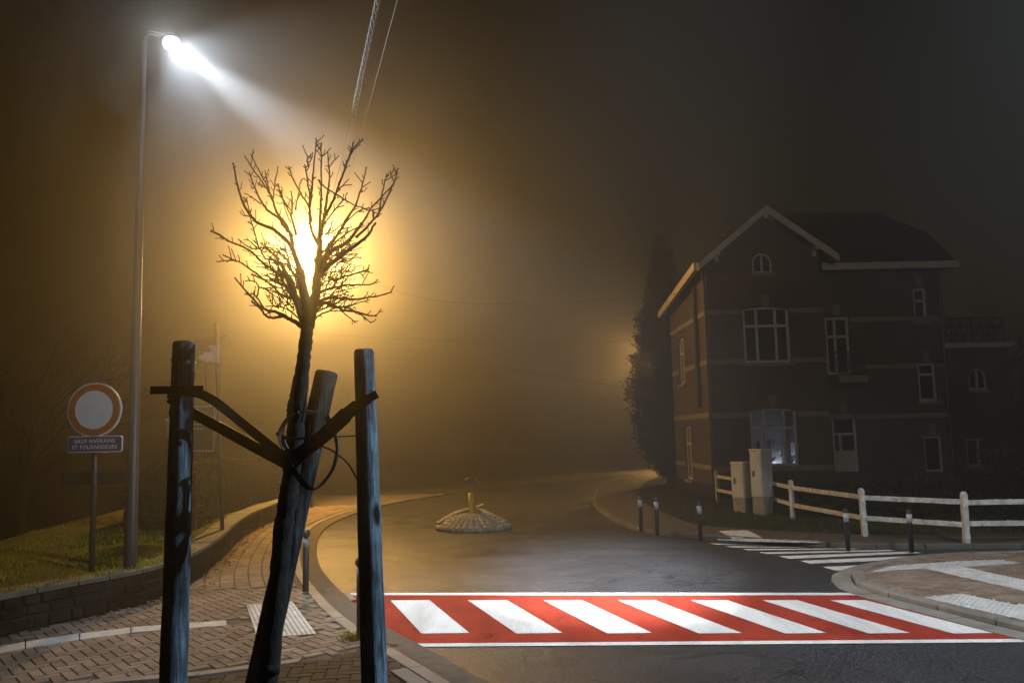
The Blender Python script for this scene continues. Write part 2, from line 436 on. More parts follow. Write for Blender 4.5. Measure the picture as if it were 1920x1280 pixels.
struct(blocks(k0[:kn], k1[:kn], 0.055, 0.8, MB(), 0.004, 0.06).build('kerb', M['kerb'], None, False, 0.012))
pv = [(p.x, p.y) for p in offset(near, 0.0)]
wl = [(p.x, p.y) for p in reversed(WB)]
pvn = [(p.x, p.y) for p in near if p.y < 31]
bed = pvn+[(-12, 31)]+wl+[(-7, 1.0)]
mb = MB(); mb.add([(x, y, 0.034) for x, y in bed], [tuple(range(len(bed)))]); struct(mb.build('pavement', M['joint']))
ff = [p for p in LA if p.y > 27]
struct(band_mesh(offset(ff, .02), offset(ff, 3.2), 0.02).build('footpath', M['far_path']))
edge_px = [(-300, 1330), (104, 1280), (300, 1270), (478, 1249), (600, 1230), (690, 1212)]
EL = [G(*p, 0.05) for p in edge_px]
def edge_y(x):
    for i in range(1, len(EL)):
        if x <= EL[i].x or i == len(EL)-1:
            t = (x-EL[i-1].x)/(EL[i].x-EL[i-1].x); return EL[i-1].y+(EL[i].y-EL[i-1].y)*t
kin = [(p.x, p.y) for p in offset(near, 0.45)]
area = kin+[(12, 52), (-20, 52)]+wl+[(-7, 1.0)]
def paver(mb, cx, cy, l, wd, ang, z, gap=0.0035):
    c, s = math.cos(ang), math.sin(ang); hl, hw = l/2-gap, wd/2-gap; b = 0.006; dz = rnd.uniform(-.0015, .0015)
    vs = []
    for k, zz in ((0, z-0.012), (b, z+dz)):
        for u, v in ((-hl+k, -hw+k), (hl-k, -hw+k), (hl-k, hw-k), (-hl+k, hw-k)):
            vs.append((cx+u*c-v*s, cy+u*s+v*c, zz))
    mb.add(vs, [(4, 5, 6, 7), (0, 1, 5, 4), (1, 2, 6, 5), (2, 3, 7, 6), (3, 0, 4, 7)])
TACT = [G(*p, 0.05) for p in [(462, 1133), (548, 1127), (593, 1188), (482, 1194)]]
TP = [(p.x, p.y) for p in TACT]
GUIDE = [G(*p, 0.05) for p in [(-60, 1222), (100, 1194), (250, 1175), (350, 1168), (480, 1158), (483, 1167), (352, 1177), (250, 1185), (100, 1206), (-60, 1234)]]
GP = [(p.x, p.y) for p in GUIDE]
ZT = 11.75                                             # where the paving pattern changes
def herring(mb, test, x0, x1, y0, y1, z, ang0, l=0.22, wd=0.11):
    ca, sa = math.cos(ang0), math.sin(ang0); n = int(max(x1-x0, y1-y0)/wd)+4; cx0, cy0 = (x0+x1)/2, (y0+y1)/2
    for i in range(-n, n):
        for j in range(-n, n):
            k = (i-j) % 4
            if k == 0: u, v, a = (i+1)*wd, (j+.5)*wd, 0
            elif k == 3 or k == 1:
                if k == 3: u, v, a = (i+.5)*wd, (j+1)*wd, math.pi/2
                else: continue
            else: continue
            x, y = cx0+u*ca-v*sa, cy0+u*sa+v*ca
            if x0 < x < x1 and y0 < y < y1 and test(x, y): paver(mb, x, y, l, wd, a+ang0, z)
mb = MB()
herring(mb, lambda x, y: inside(area, x, y) and y > edge_y(x)+0.10 and not inside(TP, x, y) and not inside(GP, x, y), -7.5, 0.5, 6.5, ZT, 0.05, math.radians(40))
# upper part: long courses that follow the bend of the kerb
far = offset([p for p in LA if p.y < 48], 0.45)
for c in range(30):
    ln = offset([p for p in LA if p.y < 48], 0.62+c*0.205)
    acc = rnd.uniform(0, .1)
    for i in range(1, len(ln)):
        a, b = ln[i-1], ln[i]; seg = (b-a).length
        if (b-a).dot(far[i]-far[i-1]) <= 0: continue
        ang = math.atan2(b.y-a.y, b.x-a.x); s = acc
        while s < seg:
            p = a.lerp(b, s/max(seg, 1e-6))
            if p.y > ZT+0.05 and p.y < 26 and inside(area, p.x, p.y): paver(mb, p.x, p.y, 0.235, 0.205, ang, 0.05, 0.006)
            s += 0.235
        acc = s-seg
struct(mb.build('pavement_bricks', M['pave_red']))
mb = MB()
parkpoly = kin+[(2, 2), (-8, 2)]
herring(mb, lambda x, y: y < edge_y(x)-0.10 and inside(area, x, y), -5, 2.5, 2.5, 9.2, 0.046, math.radians(8))
struct(mb.build('path', M['pave_brown']))
e2 = [Vector((p.x, p.y-0.10, p.z)) for p in EL]
struct(blocks(e2, [Vector((p.x, p.y+0.03, p.z)) for p in EL], 0.06, 0.9, MB(), 0.004, 0.03).build('kerb', M['kerb']))
k2 = offset([p for p in LA if p.y < 8.4], 0.62)
struct(blocks(offset([p for p in LA if p.y < 8.4], 0.47), k2, 0.062, 0.8, MB(), 0.004, 0.04).build('kerb', M['concrete']))
# tactile field with ribs, guidance line
def ribbed(poly, z, pitch, ang, studs=False):
    mb = MB(); n = len(poly); mb.prism(poly, z-0.012, z)
    xs = [p[0] for p in poly]; ys = [p[1] for p in poly]; cx, cy = sum(xs)/n, sum(ys)/n
    R = max(max(xs)-min(xs), max(ys)-min(ys)); c, s = math.cos(ang), math.sin(ang); k = int(R/pitch)+2
    for i in range(-k, k):
        if studs:
            for j in range(-k, k):
                x, y = cx+i*pitch*c-j*pitch*s, cy+i*pitch*s+j*pitch*c
                if inside(poly, x, y): mb.box((x, y, z+.003), (pitch*.5, pitch*.5, .006), Matrix.Rotation(ang, 3, 'Z'), 0, .7)
        else:
            L = 0.12
            for j in range(-int(R/L)-2, int(R/L)+2):
                x, y = cx+j*L*c-i*pitch*s, cy+j*L*s+i*pitch*c
                if inside(poly, x, y): mb.box((x, y, z+.003), (L*.92, pitch*.5, .006), Matrix.Rotation(ang, 3, 'Z'), 0, .85)
    return mb
struct(ribbed(TP, 0.053, 0.05, math.atan2(TP[1][1]-TP[2][1], TP[1][0]-TP[2][0]), True).build('tactile_paving', M['tactile']))
top, bot = GUIDE[:5], list(reversed(GUIDE[5:]))
struct(blocks(catmull(bot, 4), catmull(top, 4), 0.053, 0.5, MB(), 0.007, 0.02).build('guidance_line', M['tactile']))

# right: traffic island corner with kerb, gutter, bricks, tactile strips
IS_px = [(2300, 1010), (1920, 1040), (1800, 1043), (1700, 1052), (1640, 1064), (1603, 1077), (1597, 1086), (1604, 1097), (1622, 1107), (1650, 1117), (1700, 1130), (1780, 1151), (1850, 1169), (1920, 1187), (2100, 1232), (2400, 1310)]
IL = catmull([G(*p, 0.0) for p in IS_px], 5)
struct(blocks(offset(IL, -0.27), offset(IL, -0.01), 0.012, 0.5, MB()).build('gutter', M['concrete']))
struct(blocks(IL, offset(IL, 0.16), 0.085, 0.8, MB(), 0.003, 0.09).build('kerb', M['kerb'], None, False, 0.025))
ii = [(p.x, p.y) for p in offset(IL, 0.15)]
mb = MB(); mb.prism(ii+[(22, 9)], 0.0, 0.062); struct(mb.build('traffic_island_pavement', M['joint']))
tac = [[(1633, 1072), (1671, 1061), (1752, 1055), (1795, 1052), (1872, 1049), (1913, 1055), (1830, 1061), (1730, 1065.5), (1675, 1068)],
       [(1732, 1064.5), (1795, 1060.5), (1930, 1089), (2050, 1112), (2050, 1138), (1930, 1109)],
       [(1733, 1119.5), (1803, 1113), (1872, 1127), (1905, 1133.5), (1990, 1128), (2200, 1178), (2080, 1200), (1920, 1162)]]
TQ = [[(q.x, q.y) for q in (G(*p, 0.075) for p in t)] for t in tac]
mb = MB()
def tst(x, y): return inside(ii, x, y) and not any(inside(t, x, y) for t in TQ)
for r in range(0, 130):
    for q in range(0, 90):
        x, y = 4.4+q*0.205+(r % 2)*.1, 3.5+r*0.103
        if tst(x, y) and y < 15: paver(mb, x, y, .205, .103, 0.0, 0.075)
struct(mb.build('traffic_island_bricks', M['pave_red']))
for t, a, st in zip(TQ, (0.9, 0.25, 0.9), (False, True, False)):
    struct(ribbed(t, 0.079, 0.055, a, st).build('tactile_paving', M['tactile']))

# house corner: kerb, footpath, garden ground
struct(blocks(RK, offset(RK, 0.15), 0.09, 0.8, MB(), 0.004, 0.1).build('kerb', M['kerb_dark'], None, False, 0.02))
fp0, fp1 = offset(RK, 0.14), offset(RK, 1.5)
def clean(line):
    o = [line[0]]
    for p in line[1:]:
        if (p-o[-1]).length > 0.05: o.append(p)
    return o
struct(band_mesh(fp0, fp1, 0.075).build('footpath', mat('footpath_bricks', (.06, .05, .036), .85, .35, 2.5, .4, bscale=22)))
gp = [(p.x, p.y) for p in offset(RK, 0.9)]+[(45, 24), (45, 62), (14, 62)]
mb = MB(); mb.add([(x, y, 0.055) for x, y in gp], [tuple(range(len(gp)))]); struct(mb.build('garden_ground', M['earth']))
t2 = [[(1348, 994.5), (1402, 993.5), (1428, 1006.5), (1374, 1008)], [(1345, 1010.5), (1440, 1009), (1535, 1013.5), (1535, 1016), (1400, 1013.5)]]
for t in t2:
    q = [(v.x, v.y) for v in (G(*p, 0.085) for p in t)]
    struct(ribbed(q, 0.085, 0.08, 0.3, True).build('tactile_paving', M['tactile']))

# red crossing and white markings
def marking(polys, z, m, name='road_marking'):
    mb = MB()
    for p in polys:
        q = [G(a, b, z) for a, b in p]; mb.add([(v.x, v.y, z) for v in q], [tuple(range(len(q)))])
    o = mb.build(name, m)
    for f in o.data.polygons:
        pass
    bm = bmesh.new(); bm.from_mesh(o.data); bmesh.ops.recalc_face_normals(bm, faces=bm.faces)
    for f in bm.faces:
        if f.normal.z < 0: f.normal_flip()
    bm.to_mesh(o.data); bm.free()
    return struct(o)
marking([[(648, 1115), (1608, 1114), (1640, 1125), (1700, 1141), (1780, 1161), (1860, 1181), (1925, 1197), (1925, 1200), (772, 1208), (723, 1178), (672, 1141)]], 0.004, M['red_paint'], 'red_crossing_surface')
st = [(732, 805, 790, 880), (877, 950, 968, 1055), (1019, 1091, 1139, 1223), (1159, 1227, 1310, 1391), (1295, 1363, 1472, 1550), (1429, 1495, 1629, 1706), (1556, 1622, 1787, 1861)]
for a, b, c, d in st: marking([[(a, 1124.5), (b, 1124), (d, 1185.5), (c, 1186.5)]], 0.008, M['white_paint'], 'crossing_stripe')
for p in ([(640, 1110.5), (1600, 1110.5), (1612, 1115), (648, 1115)], [(768, 1205.5), (1950, 1196.5), (1950, 1202.5), (778, 1211.5)]): marking([p], 0.008, M['white_paint'])
for p in [[(1542, 1062), (1651, 1057), (1672, 1057.5), (1600, 1067.5), (1566, 1069)], [(1500, 1050.5), (1754, 1040), (1779, 1044.5), (1519, 1056)],
          [(1460, 1042), (1706, 1033), (1729, 1036), (1480, 1047)], [(1423, 1034.8), (1664, 1030), (1680, 1032), (1439, 1038)],
          [(1391, 1028.3), (1600, 1027.2), (1612, 1028.6), (1402, 1031.2)], [(1360, 1022.8), (1470, 1024.6), (1520, 1026), (1370, 1025.6)], [(1329, 1017.6), (1400, 1020), (1440, 1022), (1337, 1020)]]:
    marking([p], 0.004, M['white_paint'], 'crossing_stripe')

# stone wall along the pavement
wt, wh = 0.34, 0.50
wall = thing('stone_wall', WB[8], 'low curving rubble stone wall with flat pale capping along the brick pavement', 'wall')
L = [0]
for i in range(1, len(WB)): L.append(L[-1]+(WB[i]-WB[i-1]).length)
back = offset(WB, wt)
def wp(line, s):
    for i in range(1, len(L)):
        if s <= L[i] or i == len(L)-1:
            t = (s-L[i-1])/(L[i]-L[i-1]); return line[i-1].lerp(line[i], t)
core = MB(); n = len(WB); f2 = offset(WB, 0.03)
core.add([(p.x, p.y, 0.0) for p in f2]+[(p.x, p.y, wh-.06) for p in f2], [(i, i+1, n+i+1, n+i) for i in range(n-1)])
core.add([(p.x, p.y, 0.0) for p in back]+[(p.x, p.y, wh-.06) for p in back], [(n+i, n+i+1, i+1, i) for i in range(n-1)])
core.build('wall_core', M['wall_bed'], wall)
stn = MB(); row = 0.0
for hrow in (0.15, 0.115, 0.15):
    s = rnd.uniform(0, .2)
    while s < L[-1]-.5:
        ln = rnd.uniform(.15, .46); a, b = wp(WB, s+.008), wp(WB, s+ln-.008); o = rnd.uniform(-.02, .02)
        nr = Vector((-(b-a).y, (b-a).x, 0)).normalized(); q = .02
        z0, z1 = 0.045+row+.006, 0.045+row+hrow-.006+rnd.uniform(-.016, .012); a2, b2 = a-nr*o, b-nr*o; t = (b-a).normalized()
        fr = [a2+t*q, b2-t*q]; bk = [a+nr*.06, b+nr*.06]
        vs = [(fr[0].x, fr[0].y, z0+q), (fr[1].x, fr[1].y, z0+q), (fr[1].x, fr[1].y, z1-q), (fr[0].x, fr[0].y, z1-q),
              (a.x+nr.x*.03, a.y+nr.y*.03, z0), (b.x+nr.x*.03, b.y+nr.y*.03, z0), (b.x+nr.x*.03, b.y+nr.y*.03, z1), (a.x+nr.x*.03, a.y+nr.y*.03, z1)]
        stn.add(vs, [(0, 1, 2, 3), (4, 5, 1, 0), (5, 6, 2, 1), (6, 7, 3, 2), (7, 4, 0, 3)])
        s += ln
    row += hrow
stn.build('stonework', M['stone'], wall)
cap = MB(); s = 0.0
a_, b_ = offset(WB, -0.03), offset(WB, wt+.03)
while s < L[-1]-.7:
    ln = rnd.uniform(.4, .7); q = [wp(a_, s+.006), wp(a_, s+ln-.006), wp(b_, s+ln-.006), wp(b_, s+.006)]; dz = rnd.uniform(-.008, .008)
    cap.add([(p.x, p.y, wh-.055) for p in q]+[(p.x, p.y, wh+dz+rnd.uniform(-.004, .004)) for p in q], [(4, 5, 6, 7), (0, 1, 5, 4), (1, 2, 6, 5), (2, 3, 7, 6), (3, 0, 4, 7)])
    s += ln
cap.build('capping', M['stone_cap'], wall, False, 0.012)

# lawn behind the wall: rises a little to a crest, then falls away
lawn = MB(); rows = [(0.30, .46), (0.8, .50), (1.6, .56), (2.4, .60), (3.2, .56), (4.6, .2), (7.0, -.9), (11, -2.6)]
src = [p for p in WB if p.y < 26]; n = len(src)
vs = []
for d, z in rows:
    for p in offset(src, d): vs.append((p.x, p.y, z+0.02*math.sin(p.x*3)+.02*math.sin(p.y*2.1+d)))
lawn.add(vs, [(j*n+i, j*n+i+1, (j+1)*n+i+1, (j+1)*n+i) for j in range(len(rows)-1) for i in range(n-1)])
struct(lawn.build('lawn', M['turf'], None, True))
gr = MB(); g = random.Random(3)
def a_y(i): return src[i].y
for k in range(26000):
    i = g.randrange(n-1); t = g.random(); lo_ = 0.0 if a_y(i) < 12.2 else .30; d = lo_+3.6*g.random()**1.2
    a, b = src[i], src[i+1]; p = a.lerp(b, t); tt = (b-a).normalized(); p = p+Vector((-tt.y, tt.x, 0))*d
    if p.y > 18 or p.x < -13 or (p-Vector((0,0,0))).length > 20: continue
    z = wh+.01 if d < .36 else .46
    for (d0, z0), (d1, z1) in zip(rows, rows[1:]):
        if d0 <= d <= d1: z = z0+(z1-z0)*(d-d0)/(d1-d0)
    clump = 0.5+0.9*max(0, math.sin(p.x*4.1+1.3)*math.sin(p.y*3.3))
    h = g.uniform(.03, .075)*clump+.015; an = g.uniform(0, 6.28); wd = g.uniform(.004, .008); le = Vector((g.uniform(-1, 1), g.uniform(-1, 1), 0))*h*.5
    e = Vector((math.cos(an), math.sin(an), 0))*wd; b0 = Vector((p.x, p.y, z-.01))
    gr.add([b0-e, b0+e, b0+le+Vector((0, 0, h))], [(0, 1, 2)])
tag(gr.build('grass', M['grass']), 'short yellow green grass on the raised bank behind the stone wall', 'grass', None, 'stuff')
# leaves and weeds along the foot of the wall and in the gutter
lt = MB(); g = random.Random(5)
for k in range(1700):
    s = 3+g.random()**.8*18; p = wp(WB, min(s, L[-1]-.1)); q = wp(WB, min(s+.1, L[-1])); t = (q-p).normalized()
    p = p+Vector((t.y, -t.x, 0))*abs(g.gauss(0, .16)); sz = g.uniform(.012, .035); an = g.uniform(0, 6.28)
    u = Vector((math.cos(an), math.sin(an), g.uniform(-.4, .4)))*sz; v = Vector((-math.sin(an), math.cos(an), g.uniform(-.3, .6)))*sz*.6
    c = Vector((p.x, p.y, .055+sz*.4)); lt.add([c-u, c+v, c+u, c-v], [(0, 1, 2, 3)])
for k in range(420):
    i = g.randrange(8, 60); p = k0[min(i, len(k0)-1)].lerp(k0[min(i+1, len(k0)-1)], g.random()); sz = g.uniform(.008, .022); an = g.uniform(0, 6.28)
    p = p+Vector((g.gauss(0, .06), g.gauss(0, .06), 0))
    u = Vector((math.cos(an), math.sin(an), g.uniform(-.3, .3)))*sz; v = Vector((-math.sin(an), math.cos(an), g.uniform(-.2, .5)))*sz*.6
    c = Vector((p.x, p.y, .03+sz*.4)); lt.add([c-u, c+v, c+u, c-v], [(0, 1, 2, 3)])
tag(lt.build('litter', M['litter']), 'dry brown leaf litter along the foot of the stone wall', 'leaf litter', None, 'stuff')

# ================================================================== HOUSE
YF, YR, XS = 25.6, 26.35, 6.2
house = thing('brick_house', (XS, YF, 0), 'large old brick house with pale barge boards, stone bands and one dimly lit window', 'house')
def xz(px, py, Y): p = at(px, py, Y); return p.x, p.z
def arc_pts(x0, x1, zs, rise, n=10):
    """points of a circular arc from (x0,zs) over the middle to (x1,zs)"""
    h = (x1-x0)/2; r = (h*h+rise*rise)/(2*rise); cx, cz = (x0+x1)/2, zs+rise-r; a = math.asin(min(1, h/r))
    if rise > h*.999: a = math.pi/2
    return [(cx+r*math.sin(-a+2*a*i/n), cz+r*math.cos(-a+2*a*i/n)) for i in range(n+1)]
def wall_grid(mb, P, u0, u1, z0, z1, ops, nrm, m=0, depth=.16):
    """wall with openings; P(u,z,d) -> point d metres behind the face. ops: (u0,u1,z0,z1,rise)"""
    us = sorted({u0, u1, *[o[0] for o in ops], *[o[1] for o in ops]}); zs = sorted({z0, z1, *[o[2] for o in ops], *[o[3] for o in ops]})
    for i in range(len(us)-1):
        for j in range(len(zs)-1):
            uc, zc = (us[i]+us[i+1])/2, (zs[j]+zs[j+1])/2
            if any(o[0] < uc < o[1] and o[2] < zc < o[3] for o in ops): continue
            mb.add([P(us[i], zs[j], 0), P(us[i+1], zs[j], 0), P(us[i+1], zs[j+1], 0), P(us[i], zs[j+1], 0)], [(0, 1, 2, 3)], m)
    for a, b, c, d, rise in ops:
        zt = d
        for (ua, za), (ub, zb) in (((a, c), (a, d)), ((b, d), (b, c)), ((a, d), (b, d)), ((b, c), (a, c))):
            mb.add([P(ua, za, 0), P(ub, zb, 0), P(ub, zb, depth), P(ua, za, depth)], [(0, 1, 2, 3)], m)
        if rise:
            ar = arc_pts(a, b, d-rise, rise)
            h = len(ar)//2
            l = ar[:h+1]; r = ar[h:]
            mb.add([P(a, d, 0)]+[P(u, z, 0) for u, z in l], [tuple(range(len(l)+1))], m)
            mb.add([P(u, z, 0) for u, z in r]+[P(b, d, 0)], [tuple(range(len(r)+1))], m)
            for (ua, za), (ub, zb) in zip(ar, ar[1:]):
                mb.add([P(ua, za, 0), P(ub, zb, 0), P(ub, zb, depth), P(ua, za, depth)], [(0, 1, 2, 3)], m)
def window(P, o, mull=(), trans=(), name='window', glass=None, sill=True, fw=.07, door=None):
    a, b, c, d, rise = o; f = MB(); D0, D1 = .07, .13
    def bar(u0, u1, z0, z1, d0=D0, d1=D1):
        vs = [P(u, z, dd) for dd in (d0, d1) for u, z in ((u0, z0), (u1, z0), (u1, z1), (u0, z1))]
        f.add(vs, [(0, 1, 2, 3), (7, 6, 5, 4), (0, 4, 5, 1), (1, 5, 6, 2), (2, 6, 7, 3), (3, 7, 4, 0)])
    zt = d-rise
    bar(a, a+fw, c, zt); bar(b-fw, b, c, zt); bar(a+fw, b-fw, c, c+fw)
    if rise:
        o1, i1 = arc_pts(a, b, zt, rise), arc_pts(a+fw, b-fw, zt, max(.02, rise-fw*.8))
        for k in range(len(o1)-1):
            q = [o1[k], o1[k+1], i1[k+1], i1[k]]
            vs = [P(u, z, dd) for dd in (D0, D1) for u, z in q]
            f.add(vs, [(3, 2, 1, 0), (4, 5, 6, 7), (3, 7, 6, 2), (0, 1, 5, 4)])
    else: bar(a+fw, b-fw, d-fw, d)
    for t in trans: z = c+(d-c)*t; bar(a+fw, b-fw, z-fw*.5, z+fw*.5, D0-.012, D1)
    for t in mull:
        if isinstance(t, tuple): t, t0, t1 = t
        else: t0, t1 = 0, 1
        u = a+(b-a)*t; ztop = c+(d-c)*t1 - (fw*.6 if t1 == 1 else 0)
        if rise and t1 == 1: ztop -= rise*(2*abs(t-.5))**2*.9
        bar(u-fw*.5, u+fw*.5, c+(d-c)*t0+(fw if t0 == 0 else 0), ztop, D0-.006, D1)
    if door is not None: bar(a+fw, b-fw, c+fw, c+(d-c)*door, D0+.012, D1)
    w_ = f.build(name, M['trim'], house)
    gl = MB()
    if rise:
        ar = arc_pts(a+.01, b-.01, zt, rise-.01); pts = [(a+.01, c+.01), (b-.01, c+.01)]+list(reversed(ar))
    else: pts = [(a+.01, c+.01), (b-.01, c+.01), (b-.01, d-.01), (a+.01, d-.01)]
    gl.add([P(u, z, .105) for u, z in pts], [tuple(range(len(pts)))]); gl.build('pane', glass or M['glass_dark'], w_)
    if sill:
        s = MB(); vs = [P(u, z, dd) for dd in (-.07, .1) for u, z in ((a-.06, c-.1), (b+.06, c-.1), (b+.06, c), (a-.06, c))]
        s.add(vs, [(0, 1, 2, 3), (7, 6, 5, 4), (0, 4, 5, 1), (1, 5, 6, 2), (2, 6, 7, 3), (3, 7, 4, 0)]); s.build('sill', M['band'], w_)
    return w_
PF = lambda u, z, d: Vector((u, YF+d, z))
PR = lambda u, z, d: Vector((u, YR+d, z))
PS = lambda u, z, d: Vector((XS+d, u, z))                    # side wall, u runs along y
def ob(Y, px0, px1, pyt, pyb, rise=0.0):
    xm0, _ = xz(px0, (pyt+pyb)/2, Y); xm1, _ = xz(px1, (pyt+pyb)/2, Y); xm, zt = xz((px0+px1)/2, pyt, Y); _, zb = xz((px0+px1)/2, pyb, Y)
    return (xm0, xm1, zb, zt, rise)
XG = xz(1546, 650, YF)[0]; XE = xz(1772, 640, YR)[0]
w_up = ob(YF, 1394, 1481, 575, 680, .10); w_lit = ob(YF, 1408, 1496, 765, 874, .10); w_att = ob(YF, 1410, 1448, 474, 512, 0); w_att = w_att[:4]+((w_att[1]-w_att[0])/2,)
w_bal = ob(YR, 1549, 1594, 594, 702); w_door = ob(YR, 1562, 1608, 774, 884, .06); w_r1 = ob(YR, 1713, 1738, 540, 602); w_r2 = ob(YR, 1722, 1756, 680, 752); w_d2 = ob(YR, 1734, 1768, 817, 884)
RIDGE = Vector((xz(1428, 398, YF)[0], 0, xz(1428, 398, YF)[1])); LE = Vector((5.92, 0, xz(1310, 505, YF)[1])); RE = Vector((xz(1562, 488, YF)[0], 0, xz(1562, 488, YF)[1]))
wl_ = MB(); wall_grid(wl_, PF, XS, XG, 0, 9.4, [w_up, w_lit, w_att], None)
gab = wl_.build('gable_wall', M['brick'], house)
bm = bmesh.new(); bm.from_mesh(gab.data); o0 = origin(house)
for e, sg in ((LE, 1), (RE, -1)):
    dv = (RIDGE-e); nn = Vector((-dv.z, 0, dv.x)).normalized()
    if nn.z < 0: nn = -nn
    pc = Vector((e.x, YF, e.z-.10))-o0
    bmesh.ops.bisect_plane(bm, geom=bm.verts[:]+bm.edges[:]+bm.faces[:], plane_co=pc, plane_no=nn, clear_outer=True)
bm.to_mesh(gab.data); bm.free()
mb = MB(); wall_grid(mb, PR, XG-.05, XE, 0, xz(1660, 505, YR)[1], [w_bal, w_door, w_r1, w_r2, w_d2], None)
mb.add([(XG, YF, 0), (XG, YR+.05, 0), (XG, YR+.05, 7.6), (XG, YF, 7.4)], [(0, 1, 2, 3)])
mb.build('front_wall', M['brick'], house)
YB = 31.6
s_lo, s_hi = (28.75, 29.85, 0.45, 2.35, .08), (29.3, 30.35, 3.85, 5.55, .08)
mb = MB(); wall_grid(mb, lambda u, z, d: PS(u, z, d), YF, YB, 0, 7.2, [s_lo, s_hi], None); mb.build('side_wall', M['brick'], house)
mb = MB(); mb.add([(XS, YB, 0), (XE, YB, 0), (XE, YB, 7.3), (XS, YB, 7.0)], [(3, 2, 1, 0)]); mb.add([(XE, YR, 0), (XE, YB, 0), (XE, YB, 7.3), (XE, YR, 7.2)], [(0, 1, 2, 3)])
mb.build('rear_wall', M['brick'], house)
window(PF, w_up, (.30, .71), (.66,), fw=.085); window(PF, w_att, (.5,), (), fw=.07)
clear = NT('lit_window_glass'); clear.col(hx(.9, .92, .95)).rough(.03); clear.b.inputs['Transmission Weight'].default_value = 1.0; clear.b.inputs['IOR'].default_value = 1.02
window(PF, w_lit, (.31, .73), (.66,), fw=.085, glass=clear.m)
window(PR, w_bal, ((.42, 0, 1),), (.66,), name='balcony_door', sill=False, fw=.085)
tag(window(PR, w_door, ((.33, .36, .66),), (.64,), name='front_door', sill=False, door=.36, fw=.085), 'half glazed front door with pale lower panel')
window(PR, w_r1, (), (.62,), fw=.085); window(PR, w_r2, (), (.70,), fw=.085); window(PR, w_d2, (), (), name='back_door', sill=False, fw=.07)
window(PS, s_lo, (.5,), (.66,), fw=.08); window(PS, s_hi, (.5,), (.66,), fw=.08)
# stone bands, keystones, brick arches
bd = MB()
def band_f(Y, px, py, x0, x1, h=.15, skip=()):
    z = xz(px, py, Y)[1]; cuts = [x0]
    for s0, s1, sz0, sz1, _ in skip:
        if sz0 < z < sz1: cuts += [s0-.02, s1+.02]
    cuts.append(x1)
    for a, b in zip(cuts[::2], cuts[1::2]):
        if b > a: bd.bbox(a, b, Y-.02, Y+.03, z-h/2, z+h/2)
for py in (583, 676, 777, 878): band_f(YF, 1450, py, XS-.02, XG+.02, .16, [w for w in (w_up, w_lit) ])
for py in (598, 687, 780): band_f(YR, 1660, py, XG+.02, XE+.01, .15, [w for w in (w_bal, w_r2)])
for py, hh in ((583, .16), (676, .16), (777, .16), (878, .16)):
    z = xz(1345, py, YF)[1]; cuts = [YF-.02]
    for s_ in (s_lo, s_hi):
        if s_[2] < z < s_[3]: cuts += [s_[0]-.02, s_[1]+.02]
    cuts.append(YB)
    for a, b in zip(cuts[::2], cuts[1::2]): bd.bbox(XS-.02, XS+.03, a+.001, b, z-hh/2+.001, z+hh/2-.001)
build_each(bd, 'stone_band', M['band'], house)
ks = MB()
for Y, o in ((YF, w_up), (YF, w_lit), (YR, w_bal), (YR, w_door), (YR, w_r1), (YR, w_r2), (YR, w_d2)):
    xm = (o[0]+o[1])/2; ks.box((xm, Y-.01, o[3]+.21), (.20, .07, .36), None, 0, 1.15)
build_each(ks, 'keystone', M['band'], house)
for o in (w_up, w_lit):
    ar = MB()
    p = arc_pts(o[0]-.12, o[1]+.12, o[3]-o[4]+.02, o[4]+.08, 22)
    for (ua, za), (ub, zb) in zip(p, p[1:]):
        if abs((ua+ub)/2-(o[0]+o[1])/2) < .12: continue
        a = math.atan2(zb-za, ub-ua); ar.box(((ua+ub)/2, YF-.008, (za+zb)/2+.10), (.055, .05, .20), Matrix.Rotation(-a*1.6, 3, 'Y'))
    ar.build('brick_arch', M['brick_arch'], house)
pl = MB(); pl.bbox(XS-.04, XG+.04, YF-.05, YF+.02, 0, .42); pl.bbox(XS-.05, XS+.02, YF-.045, YB, 0, .419); pl.bbox(XG+.04, XE, YR-.05, YR+.02, 0, .42); build_each(pl, 'plinth', M['stone'], house)
# attic timber strips
tm = MB(); zb_ = xz(1430, 519, YF)[1]
for px in (1372, 1402, 1455, 1490):
    x = xz(px, 480, YF)[0]; zt_ = min((RIDGE.z-LE.z)/(RIDGE.x-LE.x)*(x-LE.x)+LE.z, (RIDGE.z-RE.z)/(RIDGE.x-RE.x)*(x-RE.x)+RE.z)-.3
    tm.bbox(x-.05, x+.05, YF-.025, YF+.01, zb_, zt_)
tm.bbox(XS+.5, XG-.1, YF-.028, YF+.01, zb_-.07, zb_+.05); build_each(tm, 'attic_timber', M['brick_arch'], house)
# roofs
YG = 25.15
rf = MB(); up = Vector((0, 0, .13))
LEb = at(1240, 592, 31.9)
def slab(vs):
    vs = [Vector(v) for v in vs]; n = len(vs)
    rf.add(vs+[v+up for v in vs], [tuple(reversed(range(n))), tuple(range(n, 2*n))]+[(i, (i+1) % n, (i+1) % n+n, i+n) for i in range(n)])
RY = 28.9
slab([(LE.x-.05, YG, LE.z), (RIDGE.x, YG, RIDGE.z), (RIDGE.x, RY, RIDGE.z), (LEb.x, LEb.y, LEb.z)])
slab([(RIDGE.x, YG, RIDGE.z), (RE.x, YG, RE.z), (RE.x+.0, RY, RE.z), (RIDGE.x, RY, RIDGE.z)])
e0 = at(1545, 500, 26.0); e1 = at(1793, 496, 26.0); kk = at(1737, 441, 27.9); r1 = at(1655, 410, RY); r0 = at(1478, 410, RY)
zl = (e0.z+e1.z)/2; e0.z = e1.z = zl
zr = (r0.z+r1.z)/2-.02; r0.z = r1.z = zr
kb = Vector((kk.x, 2*RY-kk.y, kk.z)); e1b = Vector((e1.x, 31.9, zl)); rL = Vector((RIDGE.x+.9, RY, zr))
